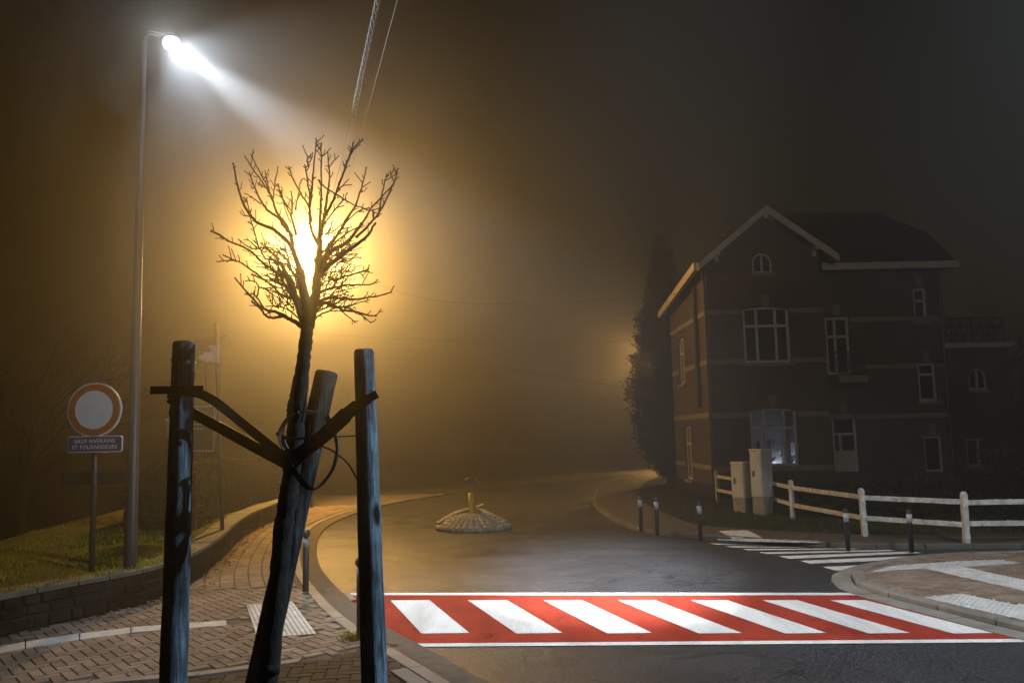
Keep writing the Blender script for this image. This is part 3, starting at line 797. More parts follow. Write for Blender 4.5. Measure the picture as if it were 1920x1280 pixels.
slab([(RIDGE.x, 26.0, zl), (e1.x, e1.y, zl), kk, r1, rL]); slab([r1, kk, kb]); slab([kk, e1, e1b, kb]); slab([rL, r1, kb, e1b, (RIDGE.x+.3, 31.9, zl)])
roof = rf.build('roof', M['roof'], house)
rt = MB()
for k in range(26): p = rL.lerp(r1, (k+.5)/26); rt.tube([p+Vector((-.09, 0, .15)), p+Vector((.09, 0, .17))], [.075, .085], 8)
rt.build('ridge_tiles', M['roof'], roof)
bg_ = MB()
def board(a, b, h=.24, th=.05):
    a, b = Vector(a), Vector(b); dn = Vector((0, 0, -h)); t = Vector((0, -th, 0)); u = Vector((0, 0, .10))
    vs = [a+u, b+u, b+dn+u, a+dn+u]; vs = vs+[v+t for v in vs]
    bg_.add(vs, [(0, 1, 2, 3), (7, 6, 5, 4), (0, 4, 5, 1), (1, 5, 6, 2), (2, 6, 7, 3), (3, 7, 4, 0)])
board((LE.x-.05, YG, LE.z), (RIDGE.x, YG, RIDGE.z)); board((RIDGE.x, YG-.002, RIDGE.z), (RE.x, YG-.002, RE.z))
build_each(bg_, 'barge_board', M['barge'], house)
gt = MB(); a, b = Vector((LE.x-.05, YG, LE.z)), Vector((LEb.x, LEb.y, LEb.z)); vs = []
for p in (a, b):
    for dx, dz in ((-.13, .14), (-.13, -.12), (.0, -.12), (.0, .14)): vs.append(p+Vector((dx, 0, dz)))
gt.add(vs, [(3, 2, 1, 0), (4, 5, 6, 7), (0, 1, 5, 4), (1, 2, 6, 5), (2, 3, 7, 6), (3, 0, 4, 7)]); gt.bbox(RE.x-.25, e1.x+.02, 25.86, 25.99, zl-.12, zl+.10)
build_each(gt, 'gutter', M['barge'], house)
bk = MB()
for px, py in ((1341, 478), (1523, 468)):
    p = at(px, py, YF); bk.box((p.x, YF-.2, p.z), (.12, .42, .14)); bk.box((p.x, YF-.08, p.z-.14), (.10, .14, .22))
p = at(1428, 409, YF); bk.box((p.x, YF-.25, p.z), (.12, .4, .22)); build_each(bk, 'roof_bracket', M['barge'], house)
dp = MB(); dp.tube([(6.05, 25.35, LE.z-.15), (6.1, 25.5, LE.z-.4), (6.12, 25.52, LE.z-.6), (6.12, 25.52, .1)], .05, 8); dp.build('downpipe', M['galv'], house)
dp = MB(); dp.tube([(XE-.1, YR-.08, zl-.1), (XE-.1, YR-.08, .1)], .045, 8); dp.build('downpipe', M['dark_metal'], house)
# dark pipe added to stand for the flue's shadow line on the side wall
dp = MB(); dp.tube([(6.1, 26.9, 6.9), (6.1, 26.9, 2.9)], .07, 8); dp.build('downpipe', M['dark_metal'], house)
# balcony
p0, p1 = at(1556, 700, YR), at(1604, 719, YR)
bc = MB(); bc.bbox(p0.x, p1.x+.1, YR-.75, YR-.001, p1.z, p1.z+.22); bal = bc.build('balcony', M['band'], house)
rl = MB()
for k in range(15): x = p0.x+.03+(p1.x+.04-p0.x)*k/14; rl.tube([(x, YR-.72, p1.z+.22), (x, YR-.72, p1.z+.95)], .012, 5)
rl.bbox(p0.x, p1.x+.1, YR-.745, YR-.70, p1.z+.95, p1.z+.99); rl.bbox(p0.x, p0.x+.04, YR-.745, YR-.02, p1.z+.951, p1.z+.989); rl.bbox(p1.x+.06, p1.x+.1, YR-.745, YR-.02, p1.z+.951, p1.z+.989)
rl.build('railing', M['iron'], bal)
# annex with flat roof terrace
XA0, XA1, YA = XE+.002, xz(1895, 700, 27.4)[0], 27.4
w_aa = ob(YA, 1816, 1851, 690, 731); w_aa = w_aa[:4]+((w_aa[1]-w_aa[0])/2,); w_ab = ob(YA, 1813, 1839, 822, 874)
PA = lambda u, z, d: Vector((u, YA+d, z)); ztop = xz(1840, 652, YA)[1]
mb = MB(); wall_grid(mb, PA, XA0, XA1, 0, ztop, [w_aa, w_ab], None); mb.add([(XA1, YA, 0), (XA1, YB, 0), (XA1, YB, ztop), (XA1, YA, ztop)], [(0, 1, 2, 3)]); mb.build('annex_wall', M['brick'], house)
window(PA, w_aa, (.5,), (), fw=.075); window(PA, w_ab, (), (), fw=.075)
mb = MB(); mb.bbox(XA0+.01, XA1+.12, YA-.16, YB, ztop+.002, ztop+.17); mb.build('annex_cornice', M['trim'], house)
rl = MB(); zr_ = ztop+.17
for k in range(8): x = XA0+.1+(XA1-XA0-.2)*k/7; rl.tube([(x, YA+.05, zr_), (x, YA+.05, zr_+.85)], .03, 5)
for z in (.28, .56, .85): rl.tube([(XA0+.05, YA+.05, zr_+z), (XA1-.05, YA+.05, zr_+z)], .03, 5)
for k in range(7):
    x = XA0+.1+(XA1-XA0-.2)*k/7; rl.tube([(x, YA+.05, zr_), (x+(XA1-XA0)/7, YA+.05, zr_+.85)], .03, 5)
rl.build('terrace_railing', M['iron'], house)
# room behind the lit window: walls, curtains, a low lamp
a, b, c, d, _ = w_lit
rm = MB(); q = .25; y0, y1 = YF+.17, YF+2.0; x0, x1, z0, z1 = a-q, b+q, c-q, d+q
rm.add([(x0, y0, z0), (x1, y0, z0), (x1, y1, z0), (x0, y1, z0), (x0, y0, z1), (x1, y0, z1), (x1, y1, z1), (x0, y1, z1)], [(0, 1, 2, 3), (7, 6, 5, 4), (3, 2, 6, 7), (0, 3, 7, 4), (2, 1, 5, 6)])
rm.add([(x0, y0-.001, z0), (a, y0-.001, z0), (a, y0-.001, z1), (x0, y0-.001, z1)], [(0, 1, 2, 3)]); rm.add([(b, y0-.001, z0), (x1, y0-.001, z0), (x1, y0-.001, z1), (b, y0-.001, z1)], [(0, 1, 2, 3)])
rm.add([(a, y0-.001, z0), (b, y0-.001, z0), (b, y0-.001, c), (a, y0-.001, c)], [(0, 1, 2, 3)]); rm.add([(a, y0-.001, d), (b, y0-.001, d), (b, y0-.001, z1), (a, y0-.001, z1)], [(0, 1, 2, 3)])
rm.build('room', mat('room_paper', (.10, .10, .11), .8, .2, 3), house)
cu = MB()
def curtain(poly_top, poly_bot, y, folds):
    n = len(poly_top)-1; st = 48; vs = []
    for i in range(st+1):
        t = i/st*n; k = min(int(t), n-1); f = t-k
        u = poly_top[k][0]*(1-f)+poly_top[k+1][0]*f; zt = poly_top[k][1]*(1-f)+poly_top[k+1][1]*f; zb = poly_bot[k][1]*(1-f)+poly_bot[k+1][1]*f
        yy = y+.03*math.sin(i/st*folds*6.283); vs += [(u, yy, zt), (u, yy+.01*math.sin(i*1.3), zb)]
    cu.add(vs, [(2*i, 2*i+2, 2*i+3, 2*i+1) for i in range(st)])
X = lambda t: a+(b-a)*t
Zc = lambda t: c+(d-c)*t
curtain([(X(.33), Zc(.32)), (X(.38), Zc(.44)), (X(.48), Zc(.47)), (X(.6), Zc(.44)), (X(.68), Zc(.36))], [(0, Zc(.28)), (0, Zc(.2)), (0, Zc(.15)), (0, Zc(.16)), (0, Zc(.22))], YF+.30, 9)
curtain([(X(.46), Zc(.06)), (X(.55), Zc(.10)), (X(.63), Zc(.2)), (X(.70), Zc(.16))], [(0, Zc(.0)), (0, Zc(0)), (0, Zc(0)), (0, Zc(0))], YF+.34, 8)
curtain([(X(.36), Zc(.69)), (X(.45), Zc(.735)), (X(.52), Zc(.735)), (X(.60), Zc(.69))], [(0, Zc(.665)), (0, Zc(.665)), (0, Zc(.665)), (0, Zc(.665))], YF+.30, 6)
curtain([(X(.17), Zc(.42)), (X(.22), Zc(.46)), (X(.26), Zc(.4))], [(0, Zc(.1)), (0, Zc(.1)), (0, Zc(.1))], YF+.32, 3)
curtain([(X(.90), Zc(.40)), (X(.94), Zc(.40)), (X(.985), Zc(.39))], [(0, Zc(.17)), (0, Zc(.18)), (0, Zc(.2))], YF+.28, 3)
curtain([(X(.93), Zc(.04)), (X(.96), Zc(.11)), (X(.985), Zc(.12))], [(0, Zc(.02)), (0, Zc(.02)), (0, Zc(.02))], YF+.28, 2)
build_each(cu, 'curtain', mat('net_curtain', (.75, .76, .80), .9, .08, 12), house)
for px_, py_, pz_, ww in ((b+.14, YF+.50, Zc(.14), 34.0), (X(.55), YF+.22, c-.16, 14.0)):
    ld = bpy.data.lights.new('room_lamp', 'POINT'); ld.energy = ww; ld.color = (.75, .82, 1); ld.shadow_soft_size = .03
    lo = bpy.data.objects.new('room_lamp', ld); C.objects.link(lo); lo.location = Vector((px_, py_, pz_))-origin(house); lo.parent = house

# ================================================================== TREES, HEDGE, GARDEN
def leaf_quad(mb, c, sz, g, flat=1.0):
    u = Vector((g.gauss(0, 1), g.gauss(0, 1), g.gauss(0, 1)*flat)).normalized(); v = u.orthogonal().normalized(); a = g.uniform(0, 6.28)
    v = (v*math.cos(a)+u.cross(v)*math.sin(a)); u, v = u*sz, v*sz*.5
    mb.add([c-u, c+v, c+u, c-v], [(0, 1, 2, 3)])
prof = [(445, .10), (470, .32), (520, .52), (560, .66), (590, .80), (612, 1.05), (640, 1.02), (690, 1.34), (735, 1.50), (790, 1.46), (830, 1.28), (860, 1.02), (882, .65), (893, .3)]
CY = 33.3; g = random.Random(11)
ctr = at(1257, 905, CY); cyp = thing('conifer_tree', (ctr.x, CY, 0), 'tall dark shaggy conifer tree at the corner of the brick house', 'tree')
zs = [(at(1257, py, CY).z, r) for py, r in prof]
def pr(z):
    for (za, ra), (zb, rb) in zip(zs, zs[1:]):
        if zb <= z <= za: return ra+(rb-ra)*(za-z)/(za-zb)
    return 0.1
cb = MB(); zt, zb = zs[0][0], zs[-1][0]
tips = []
for k in range(420):
    z = zb+(zt-zb)*g.random()**1.05; r = pr(z); an = g.uniform(0, 6.283); L_ = r*(.72+.42*g.random())
    t = Vector((math.cos(an)*L_, math.sin(an)*L_, g.uniform(.1, .35)*r)); tips.append((Vector((ctr.x, CY, z)), t, r))
for b0, t, r in tips:
    n = int(34+r*40)
    for q in range(n):
        f = g.random()**.55; p = b0+t*f; sp = .03+.11*r*(.5+f)*(1 if f < .8 else .38)
        p = p+Vector((g.gauss(0, sp), g.gauss(0, sp), g.gauss(0, sp*1.2))); leaf_quad(cb, p, g.uniform(.055, .12), g)
cb.build('crown', M['conifer'], cyp)
tk = MB(); tk.tube([(ctr.x+.1, CY, -.1), (ctr.x+.05, CY, 1.0), (ctr.x, CY, 4), (ctr.x, CY, zt-.4)], [.26, .22, .12, .03], 10); tk.build('trunk', M['twig'], cyp, True)

def bare_twigs(mb, base, h, spread, g, n0=7, r0=.03, lev=3):
    def grow(p, d, l, r, lv):
        pts = [p]; dd = d.copy()
        for k in range(4):
            dd = (dd+Vector((g.gauss(0, .16), g.gauss(0, .16), g.gauss(.05, .1)))).normalized(); pts.append(pts[-1]+dd*l/4)
        mb.tube(pts, [r, r*.5], 5)
        if lv:
            for k in range(g.randint(3, 5)):
                t = g.uniform(.3, 1); i = min(3, int(t*4)); q = pts[i].lerp(pts[i+1], t*4-i if i < 3 else .8)
                nd = (dd+Vector((g.gauss(0, .6), g.gauss(0, .6), g.gauss(.1, .35)))).normalized(); grow(q, nd, l*g.uniform(.45, .7), r*.5, lv-1)
    for k in range(n0):
        a = g.uniform(0, 6.28); grow(base, Vector((math.cos(a)*spread, math.sin(a)*spread, 1)).normalized(), h*g.uniform(.35, .55), r0, lev)
g = random.Random(21)
p = at(1840, 640, 36.0); bt = thing('bare_tree', (p.x, 36, 0), 'faint leafless tree rising in the fog behind the flat-roofed annex', 'tree')
mb = MB(); bare_twigs(mb, Vector((p.x, 36, 3.2)), 6.5, .7, g, 9, .06, 3); mb.build('branches', M['twig'], bt)
mb = MB(); mb.tube([(p.x, 36, -.1), (p.x, 36, 3.3)], [.2, .13], 8); mb.build('trunk', M['twig'], bt)
for (px, py, Y, s_, lab) in ((60, 640, 44.0, 1.5, 'dim bare tree dissolving in the fog far left beyond the lawn'),):
    p = at(px, py, Y); bt = thing('bare_tree', (p.x, Y, -2.4), lab, 'tree', None)
    mb = MB(); bare_twigs(mb, Vector((p.x, Y, .2)), 9*s_, .8, g, 9, .07, 3); mb.build('branches', M['twig'], bt)
    mb = MB(); mb.tube([(p.x, Y, -2.7), (p.x, Y, .3)], [.22, .14], 8); mb.build('trunk', M['twig'], bt)

# clipped hedge behind the wall
HL = offset([q for q in WB if 15.0 < q.y < 27], .55); HB = offset([q for q in WB if 15.0 < q.y < 27], 1.75)
hg = thing('hedge', HL[0], 'clipped dark hedge behind the curving stone wall beside the display pole', 'hedge')
mb = MB(); n = len(HL); hz = 1.60
for ln in (HL, HB): pass
vs = [(q.x, q.y, .3) for q in HL]+[(q.x, q.y, hz-.05) for q in HL]+[(q.x, q.y, hz-.05) for q in HB]+[(q.x, q.y, .0) for q in HB]
fs = []
for k in range(3): fs += [(k*n+i, k*n+i+1, (k+1)*n+i+1, (k+1)*n+i) for i in range(n-1)]
fs.append((0, n, 2*n, 3*n)); mb.add(vs, fs); mb.build('body', mat('hedge_core', (.012, .014, .006), .95), hg)
g = random.Random(31); mb = MB()
for k in range(17000):
    i = g.randrange(n-1); t = g.random(); a_ = HL[i].lerp(HL[i+1], t); b_ = HB[i].lerp(HB[i+1], t); f = g.random()
    if f < .45: p = Vector((a_.x, a_.y, g.uniform(.4, hz)))+Vector((g.gauss(0, .03), g.gauss(0, .03), 0))
    elif f < .8: p = a_.lerp(b_, g.random()); p.z = hz-.03+g.gauss(0, .03)
    else:
        p = HL[0].lerp(HB[0], g.random()); p.z = g.uniform(.3, hz); p.y -= abs(g.gauss(0, .03))
    leaf_quad(mb, p, g.uniform(.02, .045), g)
mb.build('leaves', M['hedge'], hg)

# dark planting in front of the house
g = random.Random(41); mb = MB()
def hump(x, y):
    return max(0, .62*math.exp(-((y-22.6)/1.6)**2)*(1-math.exp(-((x-7.6)/1.2)**2) if x > 7.6 else 0)+.25*math.exp(-((y-20.6)/1.2)**2)*(1 if x > 8 else 0)*(.6+.4*math.sin(x*1.7)))
core = MB(); NX, NY = 60, 24; vs = []
for j in range(NY+1):
    for i in range(NX+1):
        x = 7.5+12*i/NX; y = 18.6+6.2*j/NY; vs.append((x, y, .03+hump(x, y)*.85))
core.add(vs, [(j*(NX+1)+i, j*(NX+1)+i+1, (j+1)*(NX+1)+i+1, (j+1)*(NX+1)+i) for j in range(NY) for i in range(NX)])
gc = core.build('ground_cover', M['earth'], None, True); tag(gc, 'dark low ground cover on the bank in front of the brick house', 'ground cover', None, 'stuff')
for k in range(15000):
    x = g.uniform(7.6, 19); y = g.uniform(18.7, 24.6); h = hump(x, y)
    if h < .05: continue
    leaf_quad(mb, Vector((x, y, .05+h*g.uniform(.8, 1.05)+g.uniform(0, .05))), g.uniform(.04, .09), g)
lv = mb.build('foliage', M['shrub'], gc)
g = random.Random(43); mb = MB()
for k in range(9000):                                        # rough grass inside and before the fence
    t = g.random(); i = g.randrange(24, len(fp1)-2); a_, b_ = fp1[i], fp1[i+1]; p = a_.lerp(b_, t); tt = (b_-a_); 
    if tt.length < 1e-4: continue
    tt.normalize(); p = p+Vector((-tt.y, tt.x, 0))*g.uniform(-.1, 2.6)
    h = g.uniform(.04, .12); an = g.uniform(0, 6.28); e = Vector((math.cos(an), math.sin(an), 0))*.012; le = Vector((g.uniform(-1, 1), g.uniform(-1, 1), 0))*h*.6
    b0 = Vector((p.x, p.y, .05)); mb.add([b0-e, b0+e, b0+le+Vector((0, 0, h))], [(0, 1, 2)])
tag(mb.build('grass', leaf_mat('rough_grass', (.05, .055, .02))), 'rough dark grass along the foot of the white fence', 'grass', None, 'stuff')
p = at(1880, 830, 20.5); sb = thing('bare_shrub', (p.x, 20.5, .0), 'twiggy dark shrub at the right edge in front of the house annex', 'shrub')
mb = MB(); bare_twigs(mb, Vector((p.x, 20.5, .05)), 2.6, .75, random.Random(8), 9, .022, 3); mb.build('branches', M['twig'], sb)
mb = MB(); g = random.Random(9)
for k in range(700): leaf_quad(mb, Vector((p.x+g.gauss(0, .35), 20.5+g.gauss(0, .35), 1.05+g.gauss(0, .4))), g.uniform(.03, .06), g)
mb.build('foliage', M['shrub'], sb)

# ================================================================== FENCE, CABINETS, BOLLARDS, SIGNS
ZG = 0.055
fpx = [(1346, 941), (1379, 949), (1487, 976), (1622, 1006.5), (1813, 1021.5)]
fpos = [G(*p, ZG) for p in fpx]; dlast = (fpos[-1]-fpos[-2])
fpos.append(fpos[-1]+Vector((2.6, -.15, 0)))
def fence(posts, label, lead=None):
    fe = thing('rail_fence', posts[0], label, 'fence', 'white post and rail fences by the brick house')
    pts = ([lead] if lead is not None else [])+list(posts)
    for p in posts:
        lean = Matrix.Rotation(rnd.uniform(-.02, .02), 3, 'Y') @ Matrix.Rotation(rnd.uniform(-.02, .02), 3, 'X')
        m = MB(); m.box(lean @ Vector((0, 0, .43))+p, (.095, .095, .88), lean); tp = lean @ Vector((0, 0, .87))+p
        m.box(tp+Vector((0, 0, .025)), (.095, .095, .05), lean, 0, .55); m.build('post', M['fence_white'], fe, False, .006)
    for a, b in zip(pts, pts[1:]):
        for zc in (.36, .74):
            m = MB(); t = (b-a); ln = t.length-.0; t.normalize(); an = math.atan2(t.y, t.x)
            dz = rnd.uniform(-.01, .01)
            R = Matrix.Rotation(an, 3, 'Z') @ Matrix.Rotation(rnd.uniform(-.006, .006), 3, 'Y')
            m.box((a+b)/2+Vector((0, 0, zc+dz)), (ln-.02, .04, .09), R); m.build('rail', M['fence_white'], fe, False, .006)
    return fe
f1 = fence(fpos[:2], 'short white rail fence section between house corner and grey cabinets'); f1['group'] = f1['group']
fence(fpos[2:], 'long white post and rail fence running right from the tall grey cabinet', G(1449, 962, ZG))

def cabinet(px, py, w_, d_, h, ang, label, door_gap):
    p = G(px, py, ZG); cb_ = thing('utility_cabinet', p, label, 'cabinet', 'grey utility cabinets beside the fence')
    R = Matrix.Rotation(ang, 3, 'Z')
    b = MB(); b.box(p+Vector((0, 0, .13*h)), (w_*.93, d_*.93, .26*h+.02), R); b.build('plinth', M['cabinet_base'], cb_, False, .008)
    b = MB(); b.box(p+Vector((0, 0, .26*h+.015+(.70*h)/2)), (w_, d_, .70*h), R); b.build('body', M['cabinet'], cb_, False, .012)
    b = MB(); b.box(p+Vector((0, 0, .975*h)), (w_+.04, d_+.04, .05), R, 0, .94); b.build('lid', M['cabinet'], cb_, False, .01)
    b = MB(); b.box(p+R @ Vector((-w_/2-.006, 0, .26*h+.36*h)), (.012, d_*.9, .64*h), R); dr = b.build('door', M['cabinet'], cb_, False, .004)
    b = MB(); b.box(p+R @ Vector((-w_/2-.022, d_*.2, .62*h)), (.025, .03, .14), R); b.build('handle', M['dark_metal'], dr)
    b = MB(); b.box(p+R @ Vector((-w_/2-.015, -d_*.12, .85*h)), (.004, .09, .06), R); b.build('warning_plate', M['panel_grey'], dr)
    return cb_
cabinet(1396, 959, .40, .42, 1.28, math.radians(32), 'lower grey utility cabinet with a dark door handle, left of the taller one', 0)
cabinet(1432, 964, .40, .36, 1.62, math.radians(34), 'taller narrow grey utility cabinet beside the start of the long fence', 0)

def bollard(px, py, h, r, z, label, ball=False, lit=None, group=None):
    p = G(px, py, z); b = thing('bollard', p, label, 'bollard', group)
    m = MB()
    if ball:
        m.lathe(p, [(r*1.05, -.05), (r*1.05, .0), (r, .02), (r, h-.135), (r*.72, h-.125), (r*.72, h-.105), (r*1.0, h-.10)], 18)
        m.lathe(p, [(max(.004, .058*math.cos(t)), h-.055+.056*math.sin(t)) for t in [(-math.pi/2+math.pi*i/10) for i in range(11)]], 18)
    else:
        m.lathe(p, [(r, -.05), (r, h-.03), (r*.9, h-.008), (r*.5, h)], 14)
    m.build('body', lit or M['black'], b, True)
    q = MB(); zb = h*(.70 if ball else .66); q.lathe(p, [(r+.002, zb), (r+.002, zb+.12*(1.1 if ball else 1.25))], 18); q.build('reflective_band', M['white_band'], b, True)
    return b
bollard(573, 1108, .83, .042, .05, 'grey ball-topped bollard with one white band on the brick pavement behind the tree', True, M['dark_metal'], 'ball-topped bollards on the brick pavement')
bollard(676, 1198, .83, .042, .05, 'grey bollard almost hidden behind the right wooden stake with a weed at its foot', True, M['dark_metal'], 'ball-topped bollards on the brick pavement')
for px, py, h, lab in ((1202, 991, .70, 'black bollard with white band, farthest left on the kerb of the house corner'), (1232.5, 998, .72, 'black bollard with white band, second from the left on the house corner'),
                       (1313.5, 1008, .70, 'black bollard beside the pale tactile slabs on the house corner'), (1590, 1026, .66, 'black bollard in front of the fence just left of its middle post'), (1709, 1029, .66, 'black bollard farthest right, in front of the fence rails')):
    bollard(px, py, h, .043, .075, lab, False, M['black'], 'black bollards along the house kerb')
g = random.Random(4); wd_ = MB(); p = G(660, 1198, .05)
for k in range(160):
    a = g.uniform(0, 6.28); r = abs(g.gauss(0, .06)); h = g.uniform(.03, .10); b0 = p+Vector((math.cos(a)*r*1.4, math.sin(a)*r, 0)); e = Vector((math.cos(a+1.5), math.sin(a+1.5), 0))*.006
    wd_.add([b0-e, b0+e, b0+Vector((math.cos(a)*h*.7, math.sin(a)*h*.7, h))], [(0, 1, 2)])
tag(wd_.build('weed_tuft', M['grass']), 'small green weed tuft at the foot of the hidden bollard', 'weed')
# drain grate
q = [G(*p, .016) for p in ((612, 1114), (652, 1113), (664, 1125.5), (624, 1128))]
dg = thing('drain_grate', (q[0]+q[2])/2, 'iron drain grate set in the gutter beside the red crossing', 'drain')
m = MB(); m.add([v for v in q], [(3, 2, 1, 0)]); m.build('pit', M['dark_metal'], dg)
m = MB()
for a, b in ((q[0], q[1]), (q[1], q[2]), (q[2], q[3]), (q[3], q[0])): m.ribbon([a+Vector((0, 0, .006)), b+Vector((0, 0, .006))], .05, .02, (b-a).cross(Vector((0, 0, 1))))
m.build('frame', M['concrete'], dg)
m = MB()
for k in range(1, 9): a = q[0].lerp(q[1], k/9); b = q[3].lerp(q[2], k/9); m.ribbon([a+Vector((0, 0, .004)), b+Vector((0, 0, .004))], .02, .014, (b-a).cross(Vector((0, 0, 1))))
m.build('bars', M['galv'], dg)

# no-entry-for-all-vehicles sign with supplementary plate
SY = 10.75; base = Vector((at(171, 1083, SY).x, SY, .42)); top = at(180, 722, SY)
sg = thing('traffic_sign', base, 'round white sign with red rim above a blue plate reading SAUF RIVERAINS ET FOURNISSEURS', 'sign')
m = MB(); m.tube([base, Vector((top.x, SY+.03, top.z-.02))], .036, 12); m.build('pole', M['galv'], sg, True)
dc = at(179, 768, SY-.03)
def disc(r0, r1, y, name, mt, par):
    m = MB(); n = 48
    if r0 == 0: m.add([(dc.x, y, dc.z)]+[(dc.x+r1*math.cos(6.2832*i/n), y, dc.z+r1*math.sin(6.2832*i/n)) for i in range(n)], [(0, 1+i, 1+(i+1) % n) for i in range(n)])
    else:
        vs = [(dc.x+r*math.cos(6.2832*i/n), y, dc.z+r*math.sin(6.2832*i/n)) for r in (r0, r1) for i in range(n)]; m.add(vs, [(i, i+n, (i+1) % n+n, (i+1) % n) for i in range(n)])
    return m.build(name, mt, par)
R_ = .352
m = MB(); n = 48; ys = (SY-.06, SY-.03)
vs = [(dc.x+R_*math.cos(6.2832*i/n), y, dc.z+R_*math.sin(6.2832*i/n)) for y in ys for i in range(n)]
m.add(vs, [(i, (i+1) % n, (i+1) % n+n, i+n) for i in range(n)]+[tuple(n+i for i in range(n)), tuple(reversed(range(n)))])
dsk = m.build('disc', M['sign_white'], sg)
disc(.252, .336, SY-.064, 'red_ring', M['sign_red'], dsk)
pa, pb = at(129, 818, SY-.04), at(230, 846.5, SY-.04)
def rrect(x0, x1, z0, z1, r, y0, y1, mt, name, par):
    pts = []
    for cx, cz, a0 in ((x1-r, z1-r, 0), (x0+r, z1-r, 90), (x0+r, z0+r, 180), (x1-r, z0+r, 270)):
        for k in range(6): a = math.radians(a0+18*k); pts.append((cx+r*math.cos(a), cz+r*math.sin(a)))
    n = len(pts); m = MB(); m.add([(x, y, z) for y in (y0, y1) for x, z in pts], [tuple(reversed(range(n))), tuple(range(n, 2*n))]+[(i, (i+1) % n, (i+1) % n+n, i+n) for i in range(n)])
    return m.build(name, mt, par)
x0, x1, z0, z1 = pa.x, pb.x, pb.z, pa.z
pt = rrect(x0, x1, z0, z1, .035, SY-.06, SY-.04, M['sign_white'], 'supplementary_plate', sg)
rrect(x0+.012, x1-.012, z0+.012, z1-.012, .026, SY-.0635, SY-.0602, M['sign_blue'], 'blue_field', pt)
def text(s, x, y, z, size, mt, par, width=None, name='lettering'):
    cu = bpy.data.curves.new('t', 'FONT'); cu.body = s; cu.size = size; cu.align_x = 'CENTER'; cu.align_y = 'CENTER'; cu.offset = size*.012; cu.extrude = .0006; cu.space_character = 1.08
    t = bpy.data.objects.new('t', cu); C.objects.link(t); bpy.context.view_layer.update()
    dg_ = bpy.context.evaluated_depsgraph_get(); me = bpy.data.meshes.new_from_object(t.evaluated_get(dg_)); bpy.data.objects.remove(t)
    xs = [v.co.x for v in me.vertices]; wd = max(xs)-min(xs); k = (width/wd) if width else 1; o0 = origin(par)
    for v in me.vertices: v.co = Vector((x+v.co.x*k, y-v.co.z, z+v.co.y))-o0
    me.name = name; me.materials.clear(); me.materials.append(mt); o = bpy.data.objects.new(name, me); C.objects.link(o); o.parent = par; ORG[o.name] = o0; return o
xm = (x0+x1)/2; hz_ = z1-z0
text('SAUF RIVERAINS', xm, SY-.0655, z0+hz_*.68, .072, M['sign_white'], pt, (x1-x0)*.74); text('ET FOURNISSEURS', xm, SY-.0655, z0+hz_*.31, .072, M['sign_white'], pt, (x1-x0)*.82)
a, b = at(116, 885, SY+.07), at(247, 906, SY+.07)
m = MB(); m.bbox(a.x, b.x, SY+.05, SY+.085, b.z, a.z); fb = m.build('finger_board', M['sign_back'], sg, False, .006)
m = MB(); xp = at(177, 895, SY).x
for z in (a.z-.02, b.z+.02): m.lathe((xp, SY, z-.012), [(.046, 0), (.046, .024)], 12)
build_each(m, 'clamp', M['galv'], sg)

# solar-powered display pole
DY = 15.3; b0 = Vector((at(418, 1048, DY).x, DY, .05)); t0 = at(405, 605, DY)
sp = thing('solar_display', b0, 'slim pole with solar panel, speed display box and hanging board, pale in the fog', 'solar sign')
m = MB(); m.tube([b0, t0], .038, 10); m.build('pole', M['galv'], sp, True)
m = MB(); A, B, Cc, D = at(320, 676, DY-.35), at(380, 665, DY-.35), at(429, 631, DY+.35), at(366, 640, DY+.45)
nn = (B-A).cross(Cc-A).normalized()*.035
if nn.z < 0: nn = -nn
m.add([A-nn, B-nn, Cc-nn, D-nn, A+nn, B+nn, Cc+nn, D+nn], [(3, 2, 1, 0), (4, 5, 6, 7), (0, 1, 5, 4), (1, 2, 6, 5), (2, 3, 7, 6), (3, 0, 4, 7)]); m.build('solar_panel', M['solar'], sp)
p0, p1 = at(392, 648, DY-.1), at(411, 680, DY-.1); m = MB(); m.bbox(p0.x, p1.x, DY-.14, DY-.045, p1.z, p0.z); m.build('control_box', M['panel_grey'], sp, False, .01)
p0 = at(382, 676, DY-.2); m = MB(); m.lathe((p0.x, DY-.2, p0.z-.05), [(.05, 0), (.14, .04), (.17, .12), (.12, .2), (.03, .22)], 16); m.build('lamp_dome', M['panel_grey'], sp, True)
m = MB(); m.tube(catmull([at(387, 680, DY-.1), at(386, 720, DY-.1), at(390, 750, DY-.1), at(393, 770, DY-.06)], 4), .006, 5); m.build('cable', M['dark_metal'], sp)
x0, x1 = at(340, 800, DY).x, at(406, 800, DY).x; z1, z0 = at(380, 760, DY).z, at(380, 850, DY).z
m = MB(); m.bbox(x0, x1, DY-.09, DY-.045, z0, z1); bdp = m.build('display_board', M['sign_back'], sp, False, .006)
m = MB()
m.bbox(x0, x1, DY-.094, DY-.0905, z1-.03, z1-.005); 
for k in range(11): xx = x0+(x1-x0)*(k+.5)/11; m.box((xx, DY-.093, z0+.05), (.035, .005, .035), Matrix.Rotation(.785, 3, 'Y'))
for k, zz in enumerate((.36, .44)): m.bbox(x0+.25, x1-.2, DY-.094, DY-.0905, z1-zz, z1-zz+.018)
m.bbox(x1-.02, x1-.004, DY-.094, DY-.0905, z0+.1, z1-.05); m.build('board_markings', M['panel_grey'], bdp)
